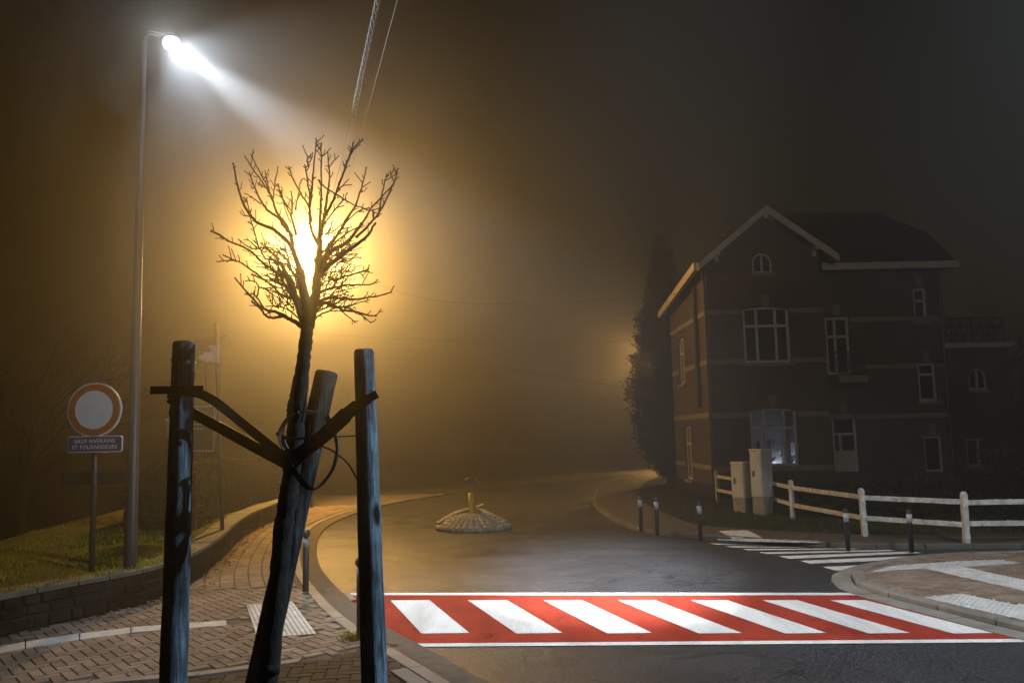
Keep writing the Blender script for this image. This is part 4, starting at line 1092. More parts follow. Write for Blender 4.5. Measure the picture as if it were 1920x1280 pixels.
# blue and white rounded sign behind the left stake
QY = 15.9; a, b = at(309, 785, QY), at(346, 852, QY)
qs = thing('parking_sign', (at(330, 900, QY).x, QY, .0), 'small rounded white sign with blue lower field peeking out behind the left stake', 'sign')
m = MB(); xq = (a.x+b.x)/2; m.tube([(xq, QY+.03, -.1), (xq, QY+.03, a.z-.02)], .03, 10); m.build('pole', M['galv'], qs, True)
pq = rrect(a.x, b.x, b.z, a.z, .05, QY-.02, QY, M['sign_white'], 'plate', qs)
rrect(a.x+.02, b.x-.02, b.z+.02, b.z+(a.z-b.z)*.45, .03, QY-.0235, QY-.0202, M['sign_blue'], 'blue_field', pq)
m = MB()
for (xa, xb, za, zb) in ((a.x+.014, a.x+.024, b.z+.05, a.z-.05), (b.x-.024, b.x-.014, b.z+.05, a.z-.05), (a.x+.05, b.x-.05, a.z-.024, a.z-.014)): m.bbox(xa, xb, QY-.0234, QY-.0203, za, zb)
m.build('border', M['sign_blue'], pq)

# cobbled refuge with yellow post
IY = 18.6; ic = G(887, 975, 0.0); isl = thing('traffic_island', (G(887, 998).x, G(887, 998).y+.5, 0), 'small cobbled traffic island with short yellow post and ring in the foggy road', 'traffic island')
f0 = G(887, 998); cx, cy_ = f0.x-.02, f0.y+.75; m = MB(); g = random.Random(77)
for k in range(15):
    ang = math.radians(190+160*(k+.5)/15); n = 7
    for j in range(n):
        t = (j+.6)/n; r = .16+.72*t; zz = .30*(1-t**1.7)+.03; c = Vector((cx+.94*r*math.cos(ang), cy_+.9*r*math.sin(ang), zz)); s = .05+.07*t
        vs = []; fs = []
        for a in range(5):
            for b in range(8):
                th = -math.pi/2+math.pi*a/4; ph = 6.2832*b/8; q = 1+g.uniform(-.12, .12); vs.append(c+Vector((math.cos(th)*math.cos(ph)*s*.95*q, math.cos(th)*math.sin(ph)*s*.95*q, math.sin(th)*s*.8*q)))
        for a in range(4):
            for b in range(8): fs.append((a*8+b, a*8+(b+1) % 8, (a+1)*8+(b+1) % 8, (a+1)*8+b))
        m.add(vs, fs)
m.build('cobbles', M['cobble'], isl, True)
m = MB(); n = 24; vs = [(cx, cy_+.1, .30)]+[(cx+.80*math.cos(6.2832*i/n), cy_+.8*math.sin(6.2832*i/n), -.01) for i in range(n)]
m.add(vs, [(0, 1+i, 1+(i+1) % n) for i in range(n)]); m.build('mound', M['concrete'], isl, True)
m = MB()
def zk(x, y, z): return Vector((x, y, z))
la = catmull([at(821, 983, cy_-.2), at(838, 972, cy_-.05), at(858, 962, cy_+.2), at(878, 956, cy_+.4)], 5)
ra = catmull([at(948, 981, cy_-.2), at(925, 970, cy_), at(908, 961, cy_+.25), at(897, 953, cy_+.45), at(907, 948, cy_+.5)], 5)
for ln in (la, ra): m.ribbon(ln, .14, .10, Vector((0, 1, .3)))
build_each(m, 'kerb', M['concrete'], isl, False, .01)
m = MB(); pz = at(883, 965, cy_).z; pt_ = at(883, 923, cy_).z; px_ = at(883, 945, cy_).x; m.tube([(px_, cy_, .2), (px_, cy_, pt_)], .056, 16); m.build('post', M['yellow_post'], isl, True)
m = MB(); cz = at(882, 908, cy_); m.tube([(cz.x+.155*math.cos(a), cy_, cz.z+.165*math.sin(a)) for a in [math.radians(-25+230*i/24) for i in range(25)]], .009, 6); m.build('ring', M['galv'], isl, True)

# ================================================================== STAKES, STRAPS, YOUNG TREE
SY_ = 2.9; PXM = SY_/FPX                       # metres per photo pixel at the tree
def stake(pts, rpx, Y0, Y1, label, seed, wm='wood'):
    g = random.Random(seed); t = at(*pts[0], Y0); b = at(*pts[1], Y1); d = (b-t); b = t+d*((t.z+.25)/(-d.z)) if d.z < 0 else b
    st = thing('tree_stake', (b.x, b.y, 0), label, 'stake', 'round wooden stakes around the young tree')
    n = 30; ln = [t.lerp(b, i/n) for i in range(n+1)]; m = MB(); r0, r1 = rpx[0]*Y0/FPX, rpx[1]*Y0/FPX
    drop = (t.z-at(*pts[1], Y1).z)
    rad = [min(r0+(r1-r0)*((t.z-p.z)/drop), r1*1.12)*(1+.018*math.sin(i*1.7+seed)) for i, p in enumerate(ln)]
    ln2 = [ln[0]]+ln; rad2 = [rad[0]*.90]+rad; ln2[1] = ln[0].lerp(ln[1], .10)
    m.tube(ln2, rad2, 28, True, 0, .016, g); o = m.build('post', M[wm], st, True)
    for f in o.data.polygons:
        if len(f.vertices) == 3 and abs(f.normal.z) > .8: f.use_smooth = False
    k = MB()
    for q in range(6):
        i = g.randrange(2, 24); a = g.uniform(-1.9, .7)
        c = ln[i]+Vector((math.sin(a), -math.cos(a), 0))*rad[i]*.99; u = Vector((math.cos(a), math.sin(a), 0)); nrm = Vector((math.sin(a), -math.cos(a), 0))
        r = g.uniform(.006, .011); n2 = 10; k.add([c+nrm*.0015]+[c+u*math.cos(6.283*z/n2)*r+Vector((0, 0, math.sin(6.283*z/n2)*r*1.3))+nrm*.0005 for z in range(n2)], [(0, 1+z, 1+(z+1) % n2) for z in range(n2)])
    k.build('knots', M['twig'], st)
    return st
stake([(345, 641), (325, 1280)], (20.0, 24.0), 2.9, 2.86, 'weathered round stake on the left carrying a horizontal black strap end', 1)
stake([(682, 656), (702, 1280)], (18.5, 23.5), 2.9, 2.84, 'straight weathered stake on the right in front of the red crossing', 2)
stake([(613, 697), (484, 1280)], (21.0, 22.0), 3.22, 3.10, 'leaning middle stake that crosses behind the young trunk', 3, 'wood_shaded')

def P3(l, Y): return [at(p[0], p[1], (p[2] if len(p) > 2 else Y)) for p in l]
upz = Vector((0, 0, 1))
s1 = thing('tree_strap', at(340, 735, 2.8), 'black rubber strap looped from the left stake to the trunk', 'strap', 'black rubber tree straps')
m = MB(); m.ribbon(P3([(282, 731.5, 2.83), (330, 731, 2.835), (381, 730, 2.84)], 2.83), 14.5*PXM, .006, upz); m.build('strap_end', M['rubber'], s1)
m = MB(); m.ribbon(catmull(P3([(316, 737, 2.91), (335, 733, 2.835), (360, 735, 2.83), (378, 739, 2.84), (405, 754, 2.86), (440, 782, 2.9), (480, 814, 2.93), (520, 846, 2.94), (548, 868, 2.94)], 2.9), 4), 17*PXM, .006, Vector((.25, 0, 1))); m.build('upper_band', M['rubber'], s1)
m = MB(); m.ribbon(catmull(P3([(318, 745, 2.92), (350, 766, 2.96), (365, 776, 2.96), (420, 806, 2.96), (480, 839, 2.95), (525, 863, 2.94), (555, 880, 2.95)], 2.9), 4), 20*PXM, .006, Vector((.3, 0, 1))); m.build('lower_band', M['rubber'], s1)
m = MB(); m.tube(P3([(323, 742, 2.9), (322, 760, 2.9), (321, 778, 2.9)], 2.9), [.012, .006, .010], 6, True, 0, .3); m.build('nail', M['dark_metal'], s1)
s2 = thing('tree_strap', at(690, 745, 2.8), 'black rubber strap twisting up from the trunk to the right stake', 'strap', 'black rubber tree straps')
m = MB(); m.ribbon(catmull(P3([(707, 738, 2.84), (690, 748, 2.835), (668, 762, 2.85), (648, 778, 2.88), (628, 797, 2.92), (605, 818, 2.95), (580, 838, 2.95), (555, 858, 2.945), (540, 872, 2.95)], 2.9), 5),
        [v*PXM for v in ([15]*5+[18]*5+[24]*5+[29]*5+[28]*5+[27]*5+[27]*5+[30]*5+[30])], .006, Vector((-.55, 0, 1))); m.build('band', M['rubber'], s2)
s3 = thing('tree_strap', at(580, 840, 2.95), 'loose coil of thin black strap hanging around trunk and leaning stake', 'strap', 'black rubber tree straps')
m = MB(); m.ribbon(catmull(P3([(594, 773, 3.12), (576, 773, 3.0), (556, 775, 2.94), (538, 787, 2.92), (528, 805, 2.92), (529, 825, 2.92), (538, 845, 2.92), (552, 868, 2.93)], 2.9), 5), [v*PXM for v in [12]*10+[10]*10+[13]*15+[16]], .005, Vector((.6, .8, .3))); m.build('small_loop', M['rubber'], s3)
m = MB(); m.ribbon(catmull(P3([(612, 780, 3.12), (622, 800, 3.0), (631, 825, 2.95), (632, 848, 2.93), (624, 878, 2.92), (608, 902, 2.91), (590, 916, 2.91), (576, 912, 2.91), (560, 895, 2.92), (545, 872, 2.93)], 2.9), 5), [v*PXM for v in [11]*5+[8]*20+[9]*10+[13]*10+[16]], .005, Vector((.7, -.6, .25))); m.build('large_loop', M['rubber'], s3)
m = MB(); m.tube(P3([(519, 812, 2.93), (526, 816, 2.925), (540, 821, 2.92), (556, 822, 2.925), (575, 821, 2.93), (600, 820, 2.94)], 2.9), [.006, .009, .006, .005, .005, .003], 6, True, 0, .2); m.build('tie', M['rubber'], s3)
wr = thing('tie_wire', at(640, 850, 2.95), 'thin dark tie wires running from the trunk to the right stake', 'wire')
m = MB(); m.tube(catmull(P3([(590, 818, 2.97), (612, 819, 2.97), (640, 818, 2.93), (662, 817, 2.90), (672, 817, 2.89)], 2.9), 4), .0024, 6); m.build('straight_wire', M['dark_metal'], wr)
m = MB(); m.tube(catmull(P3([(585, 832, 2.97), (604, 836, 2.96), (625, 846, 2.94), (648, 864, 2.92), (660, 880, 2.9), (672, 903, 2.89)], 2.9), 4), .0034, 6); m.build('bent_wire', M['dark_metal'], wr)

TY = 2.98
tr = thing('young_tree', Vector((at(495, 1290, TY).x-.1, TY, 0)), 'young leafless pollarded tree with a bushy head of black twigs in front of the lamp', 'tree')
tp = [(577, 592, 11.5), (575, 625, 11.5), (571, 660, 12.5), (566, 700, 13.5), (561, 735, 15.5), (557, 765, 17.5), (555, 790, 16), (554, 815, 16.0), (551, 845, 17.5), (547, 880, 16.5), (543, 915, 16.0), (538, 950, 17), (532, 985, 17.5), (527, 1040, 17.5), (520, 1100, 18), (512, 1180, 18), (503, 1260, 19), (497, 1310, 20)]
pts = [at(a, b, TY) for a, b, r in tp]; rad = [r*TY/FPX for a, b, r in tp]
d = pts[-1]-pts[-3]; pts.append(pts[-1]+d*((pts[-1].z+.15)/-d.z)); rad.append(rad[-1]*1.1)
k = 5; cp = catmull(pts, k); cr = []
for i in range(len(cp)): a = min(i//k, len(rad)-2); f = i/k-a; cr.append(rad[a]*(1-min(1, f))+rad[a+1]*min(1, f))
m = MB(); m.tube(cp, [r*(1+rnd.uniform(-.07, .07)) for r in cr], 20, True, 0, .06); m.build('trunk', M['bark'], tr, True)
m = MB(); q = at(521, 988, TY); m.tube([at(530, 985, TY), q, at(517, 994, TY)], [.012, .011, .006], 8, True, 0, .25)
m.tube([at(567, 792, TY-.03), at(571, 760, TY-.03), at(575, 735, TY-.03)], [.0045, .0032, .0022], 6, True, 0, .15)
build_each(m, 'side_shoot', M['bark'], tr)
sysT = {'T': (360, 240, .3125), 'A': (430, 250, .1485), 'B': (580, 250, .1484), 'C': (390, 420, .15625), 'D': (570, 420, .15625)}
BR = [  # coordinate frame, start radius, end radius (photo px), points
 ('T', 13, 9, [(690, 1200), (690, 1130), (680, 1050), (665, 960), (652, 880)]), ('T', 14, 8, [(697, 1190), (715, 1110), (735, 1040), (748, 960), (755, 880), (762, 800)]),
 ('T', 11, 6, [(690, 1150), (650, 1080), (615, 1000), (590, 930), (560, 880)]),
 ('T', 7, 1.6, [(655, 890), (630, 800), (600, 720), (555, 665), (490, 610), (400, 570), (345, 515), (300, 430), (268, 320), (248, 215)]),
 ('T', 5, 1.3, [(612, 745), (590, 640), (560, 600), (520, 540), (450, 490), (415, 440), (375, 360), (345, 268)]),
 ('T', 4, 1.2, [(600, 650), (560, 570), (510, 510), (480, 420), (440, 350), (385, 275), (318, 172)]),
 ('T', 2.4, 1.1, [(485, 430), (440, 330), (400, 250), (352, 158)]), ('T', 2.2, 1.1, [(487, 425), (500, 330), (515, 235)]), ('T', 2.0, 1.0, [(470, 400), (452, 320), (438, 258)]),
 ('T', 3.2, 1.1, [(625, 640), (600, 540), (560, 460), (530, 400), (518, 338)]), ('T', 2.0, 1.0, [(600, 520), (600, 440), (596, 385)]),
 ('T', 3.2, 1.2, [(715, 560), (700, 470), (650, 390), (610, 310), (578, 232)]), ('T', 2.2, 1.0, [(622, 490), (635, 410), (650, 330), (655, 312)]),
 ('T', 8.5, 3, [(760, 830), (765, 720), (768, 650), (785, 570), (800, 500)]), ('T', 4, 1.4, [(765, 720), (720, 620), (705, 520), (705, 400), (690, 300), (678, 225)]),
 ('T', 3.6, 1.0, [(705, 470), (718, 380), (725, 290), (738, 170), (745, 65)]), ('T', 3.8, 1.4, [(765, 640), (770, 500), (775, 380), (776, 250), (777, 95)]), ('T', 3.4, 1.3, [(800, 490), (812, 400), (825, 300), (820, 220), (814, 145)]),
 ('T', 1.8, 1.0, [(822, 240), (850, 200), (880, 168)]), ('T', 4, 1.6, [(790, 540), (830, 470), (868, 385), (910, 270), (945, 170), (968, 90)]), ('T', 2.2, 1.5, [(948, 160), (985, 105), (1022, 72)]),
 ('T', 1.8, 1.0, [(880, 370), (910, 340), (940, 308)]), ('T', 2.6, 1.1, [(760, 310), (790, 350), (850, 390), (900, 420), (960, 455), (1060, 490), (1118, 516)]),
 ('T', 1.6, .9, [(700, 235), (690, 190), (722, 150)]), ('T', 1.6, .9, [(775, 140), (757, 110), (742, 95)]),
 ('D', 9, 2.2, [(190, 620), (215, 570), (280, 510), (420, 400), (540, 310), (680, 210), (770, 130), (850, 0)]), ('T', 3.4, 1.3, [(985, 655), (1060, 585), (1115, 520), (1165, 430), (1205, 340), (1222, 300), (1236, 245)]),
 ('D', 6, 3.2, [(190, 560), (330, 330), (470, 250), (560, 170), (690, 0)]), ('T', 3, 1.2, [(1010, 590), (1080, 480), (1160, 390), (1200, 345)]), ('T', 2.4, 1.1, [(1120, 500), (1140, 400), (1155, 330), (1168, 280)]),
 ('D', 4, 3, [(215, 470), (300, 260), (400, 130), (480, 0)]), ('T', 3.2, 1.3, [(915, 565), (980, 465), (1018, 360), (1045, 240)]), ('D', 2.4, 1.3, [(300, 330), (400, 200), (520, 110), (640, 40)]), ('T', 2.2, 1.1, [(790, 780), (850, 680), (900, 600), (980, 510), (1060, 478)]),
 ('T', 1.5, .9, [(1215, 320), (1195, 290), (1190, 258)]), ('T', 2.2, 1.0, [(775, 600), (850, 500), (900, 440), (925, 425)]), ('T', 2, 1, [(800, 640), (830, 600), (842, 555)]),
 ('D', 2.2, 1.0, [(210, 600), (240, 440), (360, 380), (470, 310), (560, 200)]), ('D', 1.8, .9, [(200, 420), (210, 150), (330, 100), (440, 20)]),
 ('D', 4.2, 1.4, [(300, 640), (380, 670), (460, 640), (600, 600), (700, 570), (775, 540)]), ('D', 1.4, .9, [(770, 545), (775, 515), (782, 490)]), ('D', 1.2, .8, [(670, 590), (710, 605), (770, 560)]),
 ('D', 3.6, 1.3, [(190, 820), (250, 790), (380, 760), (500, 735), (620, 725), (770, 728), (835, 712), (880, 668)]), ('D', 4.4, 1.5, [(180, 930), (300, 890), (460, 890), (600, 902), (760, 882), (900, 860), (1040, 820)]), ('D', 1.6, 1.0, [(1045, 820), (1060, 780), (1080, 745)]), ('D', 1.3, .9, [(715, 888), (750, 850), (765, 815)]),
 ('D', 5.5, 1.4, [(120, 990), (220, 950), (320, 965), (400, 1000), (500, 1040), (620, 1050), (740, 1090), (860, 1102)]), ('D', 1.6, .9, [(850, 1100), (890, 1060), (925, 1018)]), ('D', 2.4, 1.1, [(420, 990), (520, 1005), (620, 1050), (710, 1100), (795, 1182)]), ('D', 1.3, .9, [(795, 1182), (830, 1170), (860, 1145)]), ('D', 1.9, 1.2, [(430, 1025), (500, 1090), (560, 1130), (612, 1180)]),
 ('D', 3, 1.4, [(105, 1165), (170, 1105), (280, 1055), (400, 1000)]), ('D', 2.2, 1.0, [(120, 1080), (190, 1040), (280, 1000), (340, 985)]), ('D', 2, 1, [(250, 800), (310, 640), (320, 570), (390, 480), (478, 436)]), ('D', 1.6, .9, [(320, 580), (400, 578), (480, 585), (540, 553)]),
 ('D', 2, 1, [(300, 880), (370, 800), (430, 745), (518, 668)]), ('D', 2, 1, [(360, 880), (440, 850), (535, 808)]), ('D', 1.6, .9, [(380, 820), (480, 790), (650, 755)]), ('D', 1.8, .9, [(400, 990), (540, 985), (650, 945), (790, 908)]), ('D', 1.6, .9, [(340, 960), (420, 930), (490, 850)]), ('D', 1.6, .9, [(260, 900), (240, 860), (300, 760), (430, 770)]), ('D', 1.5, .9, [(200, 720), (240, 600), (250, 575)]),
 ('C', 6, 1.4, [(1140, 1240), (1060, 1180), (960, 1130), (880, 1080), (800, 1050), (700, 1030), (630, 990), (520, 870), (420, 765), (328, 652)]), ('C', 4, 2, [(930, 1110), (850, 1112), (770, 1128), (690, 1095), (640, 1030), (560, 960), (530, 928)]), ('C', 2.4, 1.2, [(670, 1000), (590, 880), (520, 828)]), ('C', 2, 1.1, [(580, 880), (608, 800), (598, 730), (545, 685), (460, 682)]), ('C', 1.8, 1, [(600, 750), (650, 768), (780, 765), (900, 758)]),
 ('C', 2.2, 1.1, [(1010, 890), (860, 845), (720, 785), (620, 760)]), ('C', 3.4, 1.4, [(1000, 900), (860, 835), (780, 745), (660, 655), (570, 585), (490, 525), (400, 465), (310, 430), (185, 374)]), ('C', 1.6, .9, [(340, 438), (220, 438), (130, 455), (105, 445)]), ('C', 2, 1, [(900, 740), (780, 690), (660, 655)]),
 ('C', 4.5, 1.5, [(1010, 850), (920, 720), (860, 620), (760, 540), (670, 480), (570, 380), (500, 318), (400, 265), (260, 212), (160, 148), (35, 88)]), ('C', 1.6, 1, [(255, 205), (150, 130), (45, 73)]), ('C', 3, 1.2, [(900, 680), (870, 560), (820, 470), (760, 430), (690, 410), (650, 340), (600, 250), (565, 110), (535, 10)]), ('A', 2, 1.1, [(325, 1280), (285, 1120), (250, 960), (215, 825)]),
 ('C', 2.6, 1.1, [(1040, 720), (960, 600), (900, 520), (840, 430), (740, 320), (650, 290), (520, 290), (410, 215), (365, 180)]), ('C', 2, 1, [(980, 560), (930, 400), (830, 325), (740, 310), (640, 228)]), ('C', 1.6, .9, [(650, 310), (690, 260), (705, 210)]), ('C', 1.5, .9, [(620, 290), (540, 250), (470, 172)]),
 ('C', 2, 1, [(870, 610), (770, 565), (690, 525), (588, 510)]), ('C', 1.9, 1, [(1060, 640), (1000, 520), (940, 350), (880, 290), (842, 288)]), ('C', 1.7, .9, [(845, 990), (880, 880), (905, 760)]), ('C', 1.6, .9, [(850, 1010), (760, 950), (738, 828)]), ('C', 1.6, .9, [(840, 1000), (800, 920), (780, 858)]), ('C', 1.6, .9, [(900, 1050), (920, 985), (985, 943)]), ('C', 1.5, .9, [(1000, 1130), (1010, 1060), (1030, 1008)]), ('C', 2.2, 1.1, [(1110, 1150), (980, 1040), (850, 990), (700, 988)]), ('C', 1.6, .9, [(880, 950), (900, 900), (945, 845)]),
 ('C', 6, 3.5, [(1150, 1230), (1095, 1060), (1045, 910), (970, 820), (910, 720)]), ('C', 3, 1.4, [(1060, 820), (1000, 700), (940, 600), (870, 500), (820, 350), (790, 340)]), ('C', 2.4, 1.1, [(1080, 780), (1050, 660), (1000, 560), (960, 430), (900, 370)]), ('C', 1.6, .9, [(1090, 690), (1060, 580), (1010, 480)]),
 ('A', 2.0, 1.0, [(800, 1000), (700, 860), (650, 740), (615, 640)]), ('A', 1.9, 1, [(790, 1010), (800, 860), (778, 735)]), ('A', 1.8, .9, [(780, 1130), (720, 1000), (690, 900), (665, 880)]), ('A', 1.6, .9, [(400, 890), (280, 800), (195, 760)]), ('A', 1.5, .9, [(280, 1050), (180, 1040), (135, 985)]), ('A', 1.6, .9, [(420, 680), (370, 650), (340, 592)]), ('A', 1.5, .9, [(320, 690), (285, 690), (275, 650)]), ('A', 1.7, .9, [(1010, 400), (985, 340), (992, 290)]), ('A', 1.5, .9, [(1010, 370), (1045, 310), (1050, 255)]),
]
g = random.Random(17); placed = []; cm = MB()
def bud(p, d, r):
    cm.tube([p-d*r*1.5, p+d*r*.3, p+d*r*2.2], [r*.8, r*1.45, r*.4], 5)
def branch(px_pts, r0, r1, depth_end, sub=4):
    s = px_pts[0]; best = None
    for (qx, qy, qd) in placed:
        e = (qx-s[0])**2+(qy-s[1])**2
        if e < 15**2 and (best is None or e < best[0]): best = (e, qd)
    d0 = best[1] if best else 0.0
    k = len(px_pts); tot = 0
    P = []
    for i, (x, y) in enumerate(px_pts):
        f = i/(k-1); P.append(Vector((x, y, d0+(depth_end-d0)*f)))
    cc = catmull(P, sub); w3 = []; n = len(cc); rr = []
    for i, q in enumerate(cc):
        f = i/(n-1); Y = TY+q.z; jx, jy = (g.gauss(0, .5), g.gauss(0, .5)) if 0 < i < n-1 else (0, 0)
        w3.append(at(q.x+jx, q.y+jy, Y)); rr.append((r0+(r1-r0)*f**.6)*(.80 if r0 < 5 else .9)*Y/FPX*(1+.18*max(0, math.sin(i*2.3+s[0]))*(1 if r0 < 5 else .3))); placed.append((q.x, q.y, q.z))
    cm.tube(w3, rr, 7 if r0 > 3 else 6, True, 0, .05, g); bud(w3[-1], (w3[-1]-w3[-2]).normalized(), rr[-1])
    return cc
for fr, r0, r1, pts in BR:
    ox, oy, s = sysT[fr]; pp = [(ox+u*s, oy+v*s) for u, v in pts]
    L_ = sum(math.hypot(a[0]-b[0], a[1]-b[1]) for a, b in zip(pp, pp[1:]))
    d0 = min(placed, key=lambda q: (q[0]-pp[0][0])**2+(q[1]-pp[0][1])**2)[2] if placed else 0
    de = max(-.32, min(.32, d0+g.choice((-1, 1))*g.uniform(.15, .75)*L_*TY/FPX))
    cc = branch(pp, r0, r1, de)
    for q in range(int(L_/17)):                               # short spurs and side twigs
        i = g.randrange(len(cc)//4, len(cc)-1); c = cc[i]; t = cc[i+1]-cc[i]; a = math.atan2(t.y, t.x)+g.choice((-1, 1))*g.uniform(.5, 1.1)
        l = g.uniform(4, 11) if g.random() < .72 else g.uniform(10, 20); e = (c.x+math.cos(a)*l, c.y+math.sin(a)*l-l*.25); mm = ((c.x+e[0])/2+g.uniform(-1.5, 1.5), (c.y+e[1])/2+g.uniform(-1, 2))
        dd = c.z+g.uniform(-.02, .02); rs = 1.0
        w3 = [at(c.x, c.y, TY+c.z), at(mm[0], mm[1], TY+(c.z+dd)/2), at(e[0], e[1], TY+dd)]; cm.tube(w3, [rs*TY/FPX, rs*.9*TY/FPX, .75*TY/FPX], 5); bud(w3[-1], (w3[-1]-w3[-2]).normalized(), .85*TY/FPX)
# inner thicket of fine twigs around the crotch
for q in range(230):
    side = g.choice((-1, 1)); sx = 578+side*g.uniform(4, 70); sy = g.uniform(470, 585); a = -math.pi/2+side*g.uniform(.1, 1.45); l = g.uniform(16, 48)
    pp = [(sx, sy)]
    for k in range(3): a += g.gauss(0, .22); pp.append((pp[-1][0]+math.cos(a)*l/3, pp[-1][1]+math.sin(a)*l/3))
    br = min(placed, key=lambda z: (z[0]-sx)**2+(z[1]-sy)**2)
    if (br[0]-sx)**2+(br[1]-sy)**2 > 144: continue
    pp[0] = (br[0], br[1]); w3 = [at(x, y, TY+br[2]+g.uniform(-.03, .03)*k) for k, (x, y) in enumerate(pp)]; cm.tube(w3, [1.15*TY/FPX, .6*TY/FPX], 5); bud(w3[-1], (w3[-1]-w3[-2]).normalized(), .8*TY/FPX)
cm.build('crown', M['twig'], tr, True)

# ================================================================== LAMPS
def light(name, typ, e, col, loc, par, aim=None, size=None, blend=None, rad=.06):
    l = bpy.data.lights.new(name, typ); l.energy = e; l.color = col; l.shadow_soft_size = rad
    if typ == 'SPOT': l.spot_size = size; l.spot_blend = blend
    o = bpy.data.objects.new(name, l); C.objects.link(o); o.location = Vector(loc)-origin(par) if par else Vector(loc)
    if par: o.parent = par
    if aim is not None: o.rotation_euler = (Vector(aim)-Vector(loc)).to_track_quat('-Z', 'Y').to_euler()
    return o
# crossing lamp, left
LY = 10.86; lb = Vector((at(242, 1138, LY).x, LY, .05)); lt_ = at(270, 78, LY); hd = at(322, 72, LY-.25)
cl = thing('crossing_lamp', lb, 'tall grey lamp post throwing a white beam onto the red crossing', 'street lamp', 'street lamps')
m = MB(); m.tube([lb-Vector((0, 0, .1)), lb+(lt_-lb)*.12, lb+(lt_-lb)*.125, lt_], [.082, .080, .074, .036], 20); m.build('post', M['grey_paint'], cl, True)
m = MB(); m.tube(catmull([lt_-Vector((0, 0, .05)), lt_+Vector((.06, -.03, .10)), lt_.lerp(hd, .6)+Vector((0, 0, .08)), hd+Vector((0, 0, .05))], 5), .028, 10); m.build('arm', M['grey_paint'], cl, True)
aimA = Vector((3.7, 4.5, 0)); fwd = (aimA-hd).normalized(); q = fwd.to_track_quat("-Z", "Y").to_matrix()
m = MB(); m.box(hd+Vector((0, 0, .0)), (.20, .16, .05), None, 0, .7); m.build('lamp_head', M['grey_paint'], cl, False, .015)
gc_ = hd+Vector((.0, -.0, -.075)); m = MB(); m.lathe(gc_, [(max(.004, .105*math.cos(t)), .10*math.sin(t)) for t in [-1.57+2.2*i/10 for i in range(11)]], 20); m.build('lens', M['led'], cl, True)
LEDP = gc_
light('beam', 'SPOT', LED_BEAM_W, LED_COL, LEDP, cl, aimA, math.radians(14), .75, .05)
light('flood', 'SPOT', LED_FLOOD_W, LED_COL, gc_, cl, (2.6, 10.4, 0), math.radians(108), .35, .05)
light('lobe', 'SPOT', LED_LOBE_W, LED_COL, gc_, cl, (1.2, 10.9, 0), math.radians(58), .9, .05)
# its partner on the other side of the road, outside the picture: light on the right of the stakes, island and fence
light('opposite_crossing_lamp', 'SPOT', LED_OPP_W, (.74, .87, 1.0), (7.3, 4.5, 7.2), None, (4.2, 7.3, .2), math.radians(103), .2, .08)
# two unseen spots added for their light alone: the white pool on the crossing and the faint front light on the house
light('added_pool_spot', 'SPOT', POOL_SPOT_W, (.92, .95, 1.0), (0.6, -3.0, 9.0), None, (1.3, 12.7, 0), math.radians(15), 1.0, .08)
light('added_house_fill', 'SPOT', HOUSE_FILL_W, (1.0, .93, .80), (5.5, 0.0, 8.5), None, (10.0, 25.0, 3.0), math.radians(46), .6, .08)

def street_lamp(base, head, over, label, watts, down, rad=.10, ptop=None):
    base, head = Vector(base), Vector(head); sl = thing('street_lamp', base, label, 'street lamp', 'street lamps')
    pt = Vector((base.x, base.y, head.z+.05)) if ptop is None else Vector(ptop)
    m = MB(); m.tube([base-Vector((0, 0, .1)), pt], [.07, .045], 12); m.build('post', M['galv'], sl, True)
    m = MB(); m.tube(catmull([pt-Vector((0, 0, .05)), pt+Vector((0, 0, .12)), pt.lerp(head, .6)+Vector((0, 0, .16)), head+Vector((0, 0, .10))], 4), .03, 8); m.build('arm', M['galv'], sl, True)
    m = MB(); m.lathe(head, [(.10, .03), (.17, .04), (.18, .08), (.12, .15), (.05, .18)], 16); m.build('lamp_head', M['dark_metal'], sl, True)
    m = MB(); m.lathe(head, [(.02, -.10), (.10, -.06), (.14, .0), (.14, .035)], 16); m.build('lens', M['sodium'], sl, True)
    light('sodium_light', 'POINT', watts, SODIUM_COL, head+Vector((0, 0, -.04)), sl, rad=.09)
    light('sodium_down_light', 'SPOT', down, SODIUM_COL, head+Vector((0, 0, -.06)), sl, head+Vector((2.2, -.6, -2.4)), math.radians(150), .7, .09); return sl
S1 = at(583, 956, 25.5); S1.z = .05; h1 = at(573, 468, S1.y-.25)
street_lamp(S1, h1, 0, 'lit orange sodium street lamp glowing straight behind the young tree', SODIUM_W, SODIUM_DOWN_W, .12, (at(571, 468, S1.y).x, S1.y, h1.z+.08))
h2 = at(1242, 678, 45.0)
street_lamp((h2.x+.8, 45.3, 0), h2, 0, 'orange street lamp hidden behind the conifer, its light leaking through foliage', FAR_SODIUM_W, FAR_DOWN_W, .12, (h2.x+.8, 45.3, h2.z+.1))

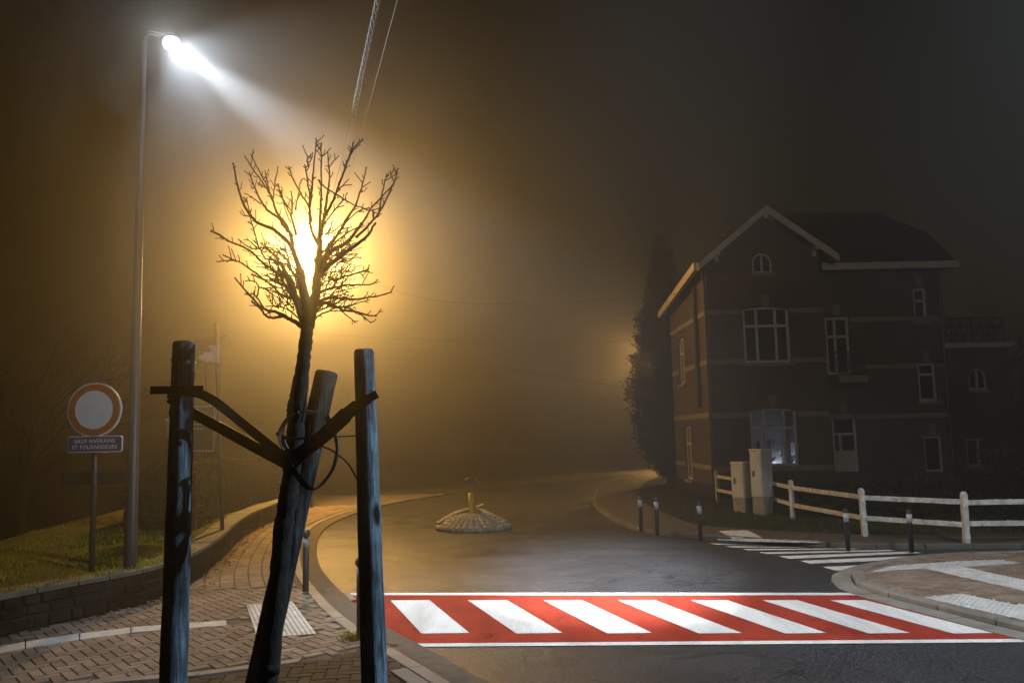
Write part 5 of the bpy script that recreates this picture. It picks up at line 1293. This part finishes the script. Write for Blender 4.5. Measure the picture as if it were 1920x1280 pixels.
# ================================================================== OVERHEAD WIRES
ptop = Vector((S1.x, S1.y, h1.z+.15))
def line3(pxs, z, end=None):
    o = [G(x, y, z) for x, y in pxs]
    if end is not None: o.append(end)
    return catmull(o, 14)
ln = line3([(735, -120), (709, 0), (683, 118), (655, 245), (632, 340)], 7.15, ptop+Vector((0, 0, -.3)))
cbl = MB()
for ph in range(3):
    pts = []; s = 0
    for i, p in enumerate(ln):
        if i: s += (p-ln[i-1]).length
        nxt = ln[min(i+1, len(ln)-1)]
    fine = []
    for a, b in zip(ln, ln[1:]):
        k = max(1, int((b-a).length/.05))
        for j in range(k): fine.append(a.lerp(b, j/k))
    s = 0
    for i, p in enumerate(fine):
        if i: s += (p-fine[i-1]).length
        th = s/.62*6.2832+ph*2.094; pts.append(p+Vector((math.cos(th)*.026, 0, math.sin(th)*.026)))
    cbl.tube(pts, .013, 5)
tag(cbl.build('power_cable', M['cable'], None, True), 'thick twisted overhead cable running down from the top edge towards the lamp', 'cable', 'overhead cables')
for pxs, r, lab, e in (([(745, -120), (713, 0), (688, 112), (665, 228), (643, 335)], .008, 'thin overhead wire close beside the twisted cable', -.2), ([(780, -120), (745.5, 0), (717, 105), (682, 235), (652, 335)], .006, 'thin overhead wire well to the right of the twisted cable', -.1)):
    m = MB(); m.tube(line3(pxs, 7.25, ptop+Vector((0, 0, e))), r, 5); tag(m.build('overhead_wire', M['cable'], None, True), lab, 'cable', 'overhead cables')
m = MB(); m.tube(catmull([ptop+Vector((0, 0, -.35)), at(800, 560, 24.2), at(1050, 567, 24.8), at(1240, 553, 25.3), at(1298, 545, 25.5)], 8), .007, 5); tag(m.build('house_wire', M['dark_metal'], None, True), 'sagging wire strung to the eaves of the brick house', 'cable', 'overhead cables')
m = MB(); m.tube(catmull([at(560, 625, 36), at(920, 642, 36), at(1100, 641, 36), at(1230, 637, 36)], 8), .007, 5); tag(m.build('house_wire', M['dark_metal'], None, True), 'faint level wire fading in the fog left of the conifer', 'cable', 'overhead cables')
m = MB(); m.tube(catmull([at(940, 688, 36), at(1080, 711, 36), at(1180, 729, 36), at(1240, 738, 36)], 8), .007, 5); tag(m.build('house_wire', M['dark_metal'], None, True), 'faint lower wire sloping down behind the conifer', 'cable', 'overhead cables')

# ================================================================== FOG
hm = bpy.data.materials.new('fog'); hm.use_nodes = True; t = hm.node_tree; t.nodes.clear()
o = t.nodes.new('ShaderNodeOutputMaterial'); v = t.nodes.new('ShaderNodeVolumePrincipled')
v.inputs['Color'].default_value = (.93, .93, .93, 1); v.inputs['Density'].default_value = FOG_DENSITY; v.inputs['Anisotropy'].default_value = FOG_G
t.links.new(v.outputs[0], o.inputs['Volume']); hm.cycles.volume_sampling = 'EQUIANGULAR'
m = MB(); m.bbox(-93, 93, -22, 142, -3.8, 11.2); hz = m.build('haze', hm); hz['kind'] = 'stuff'
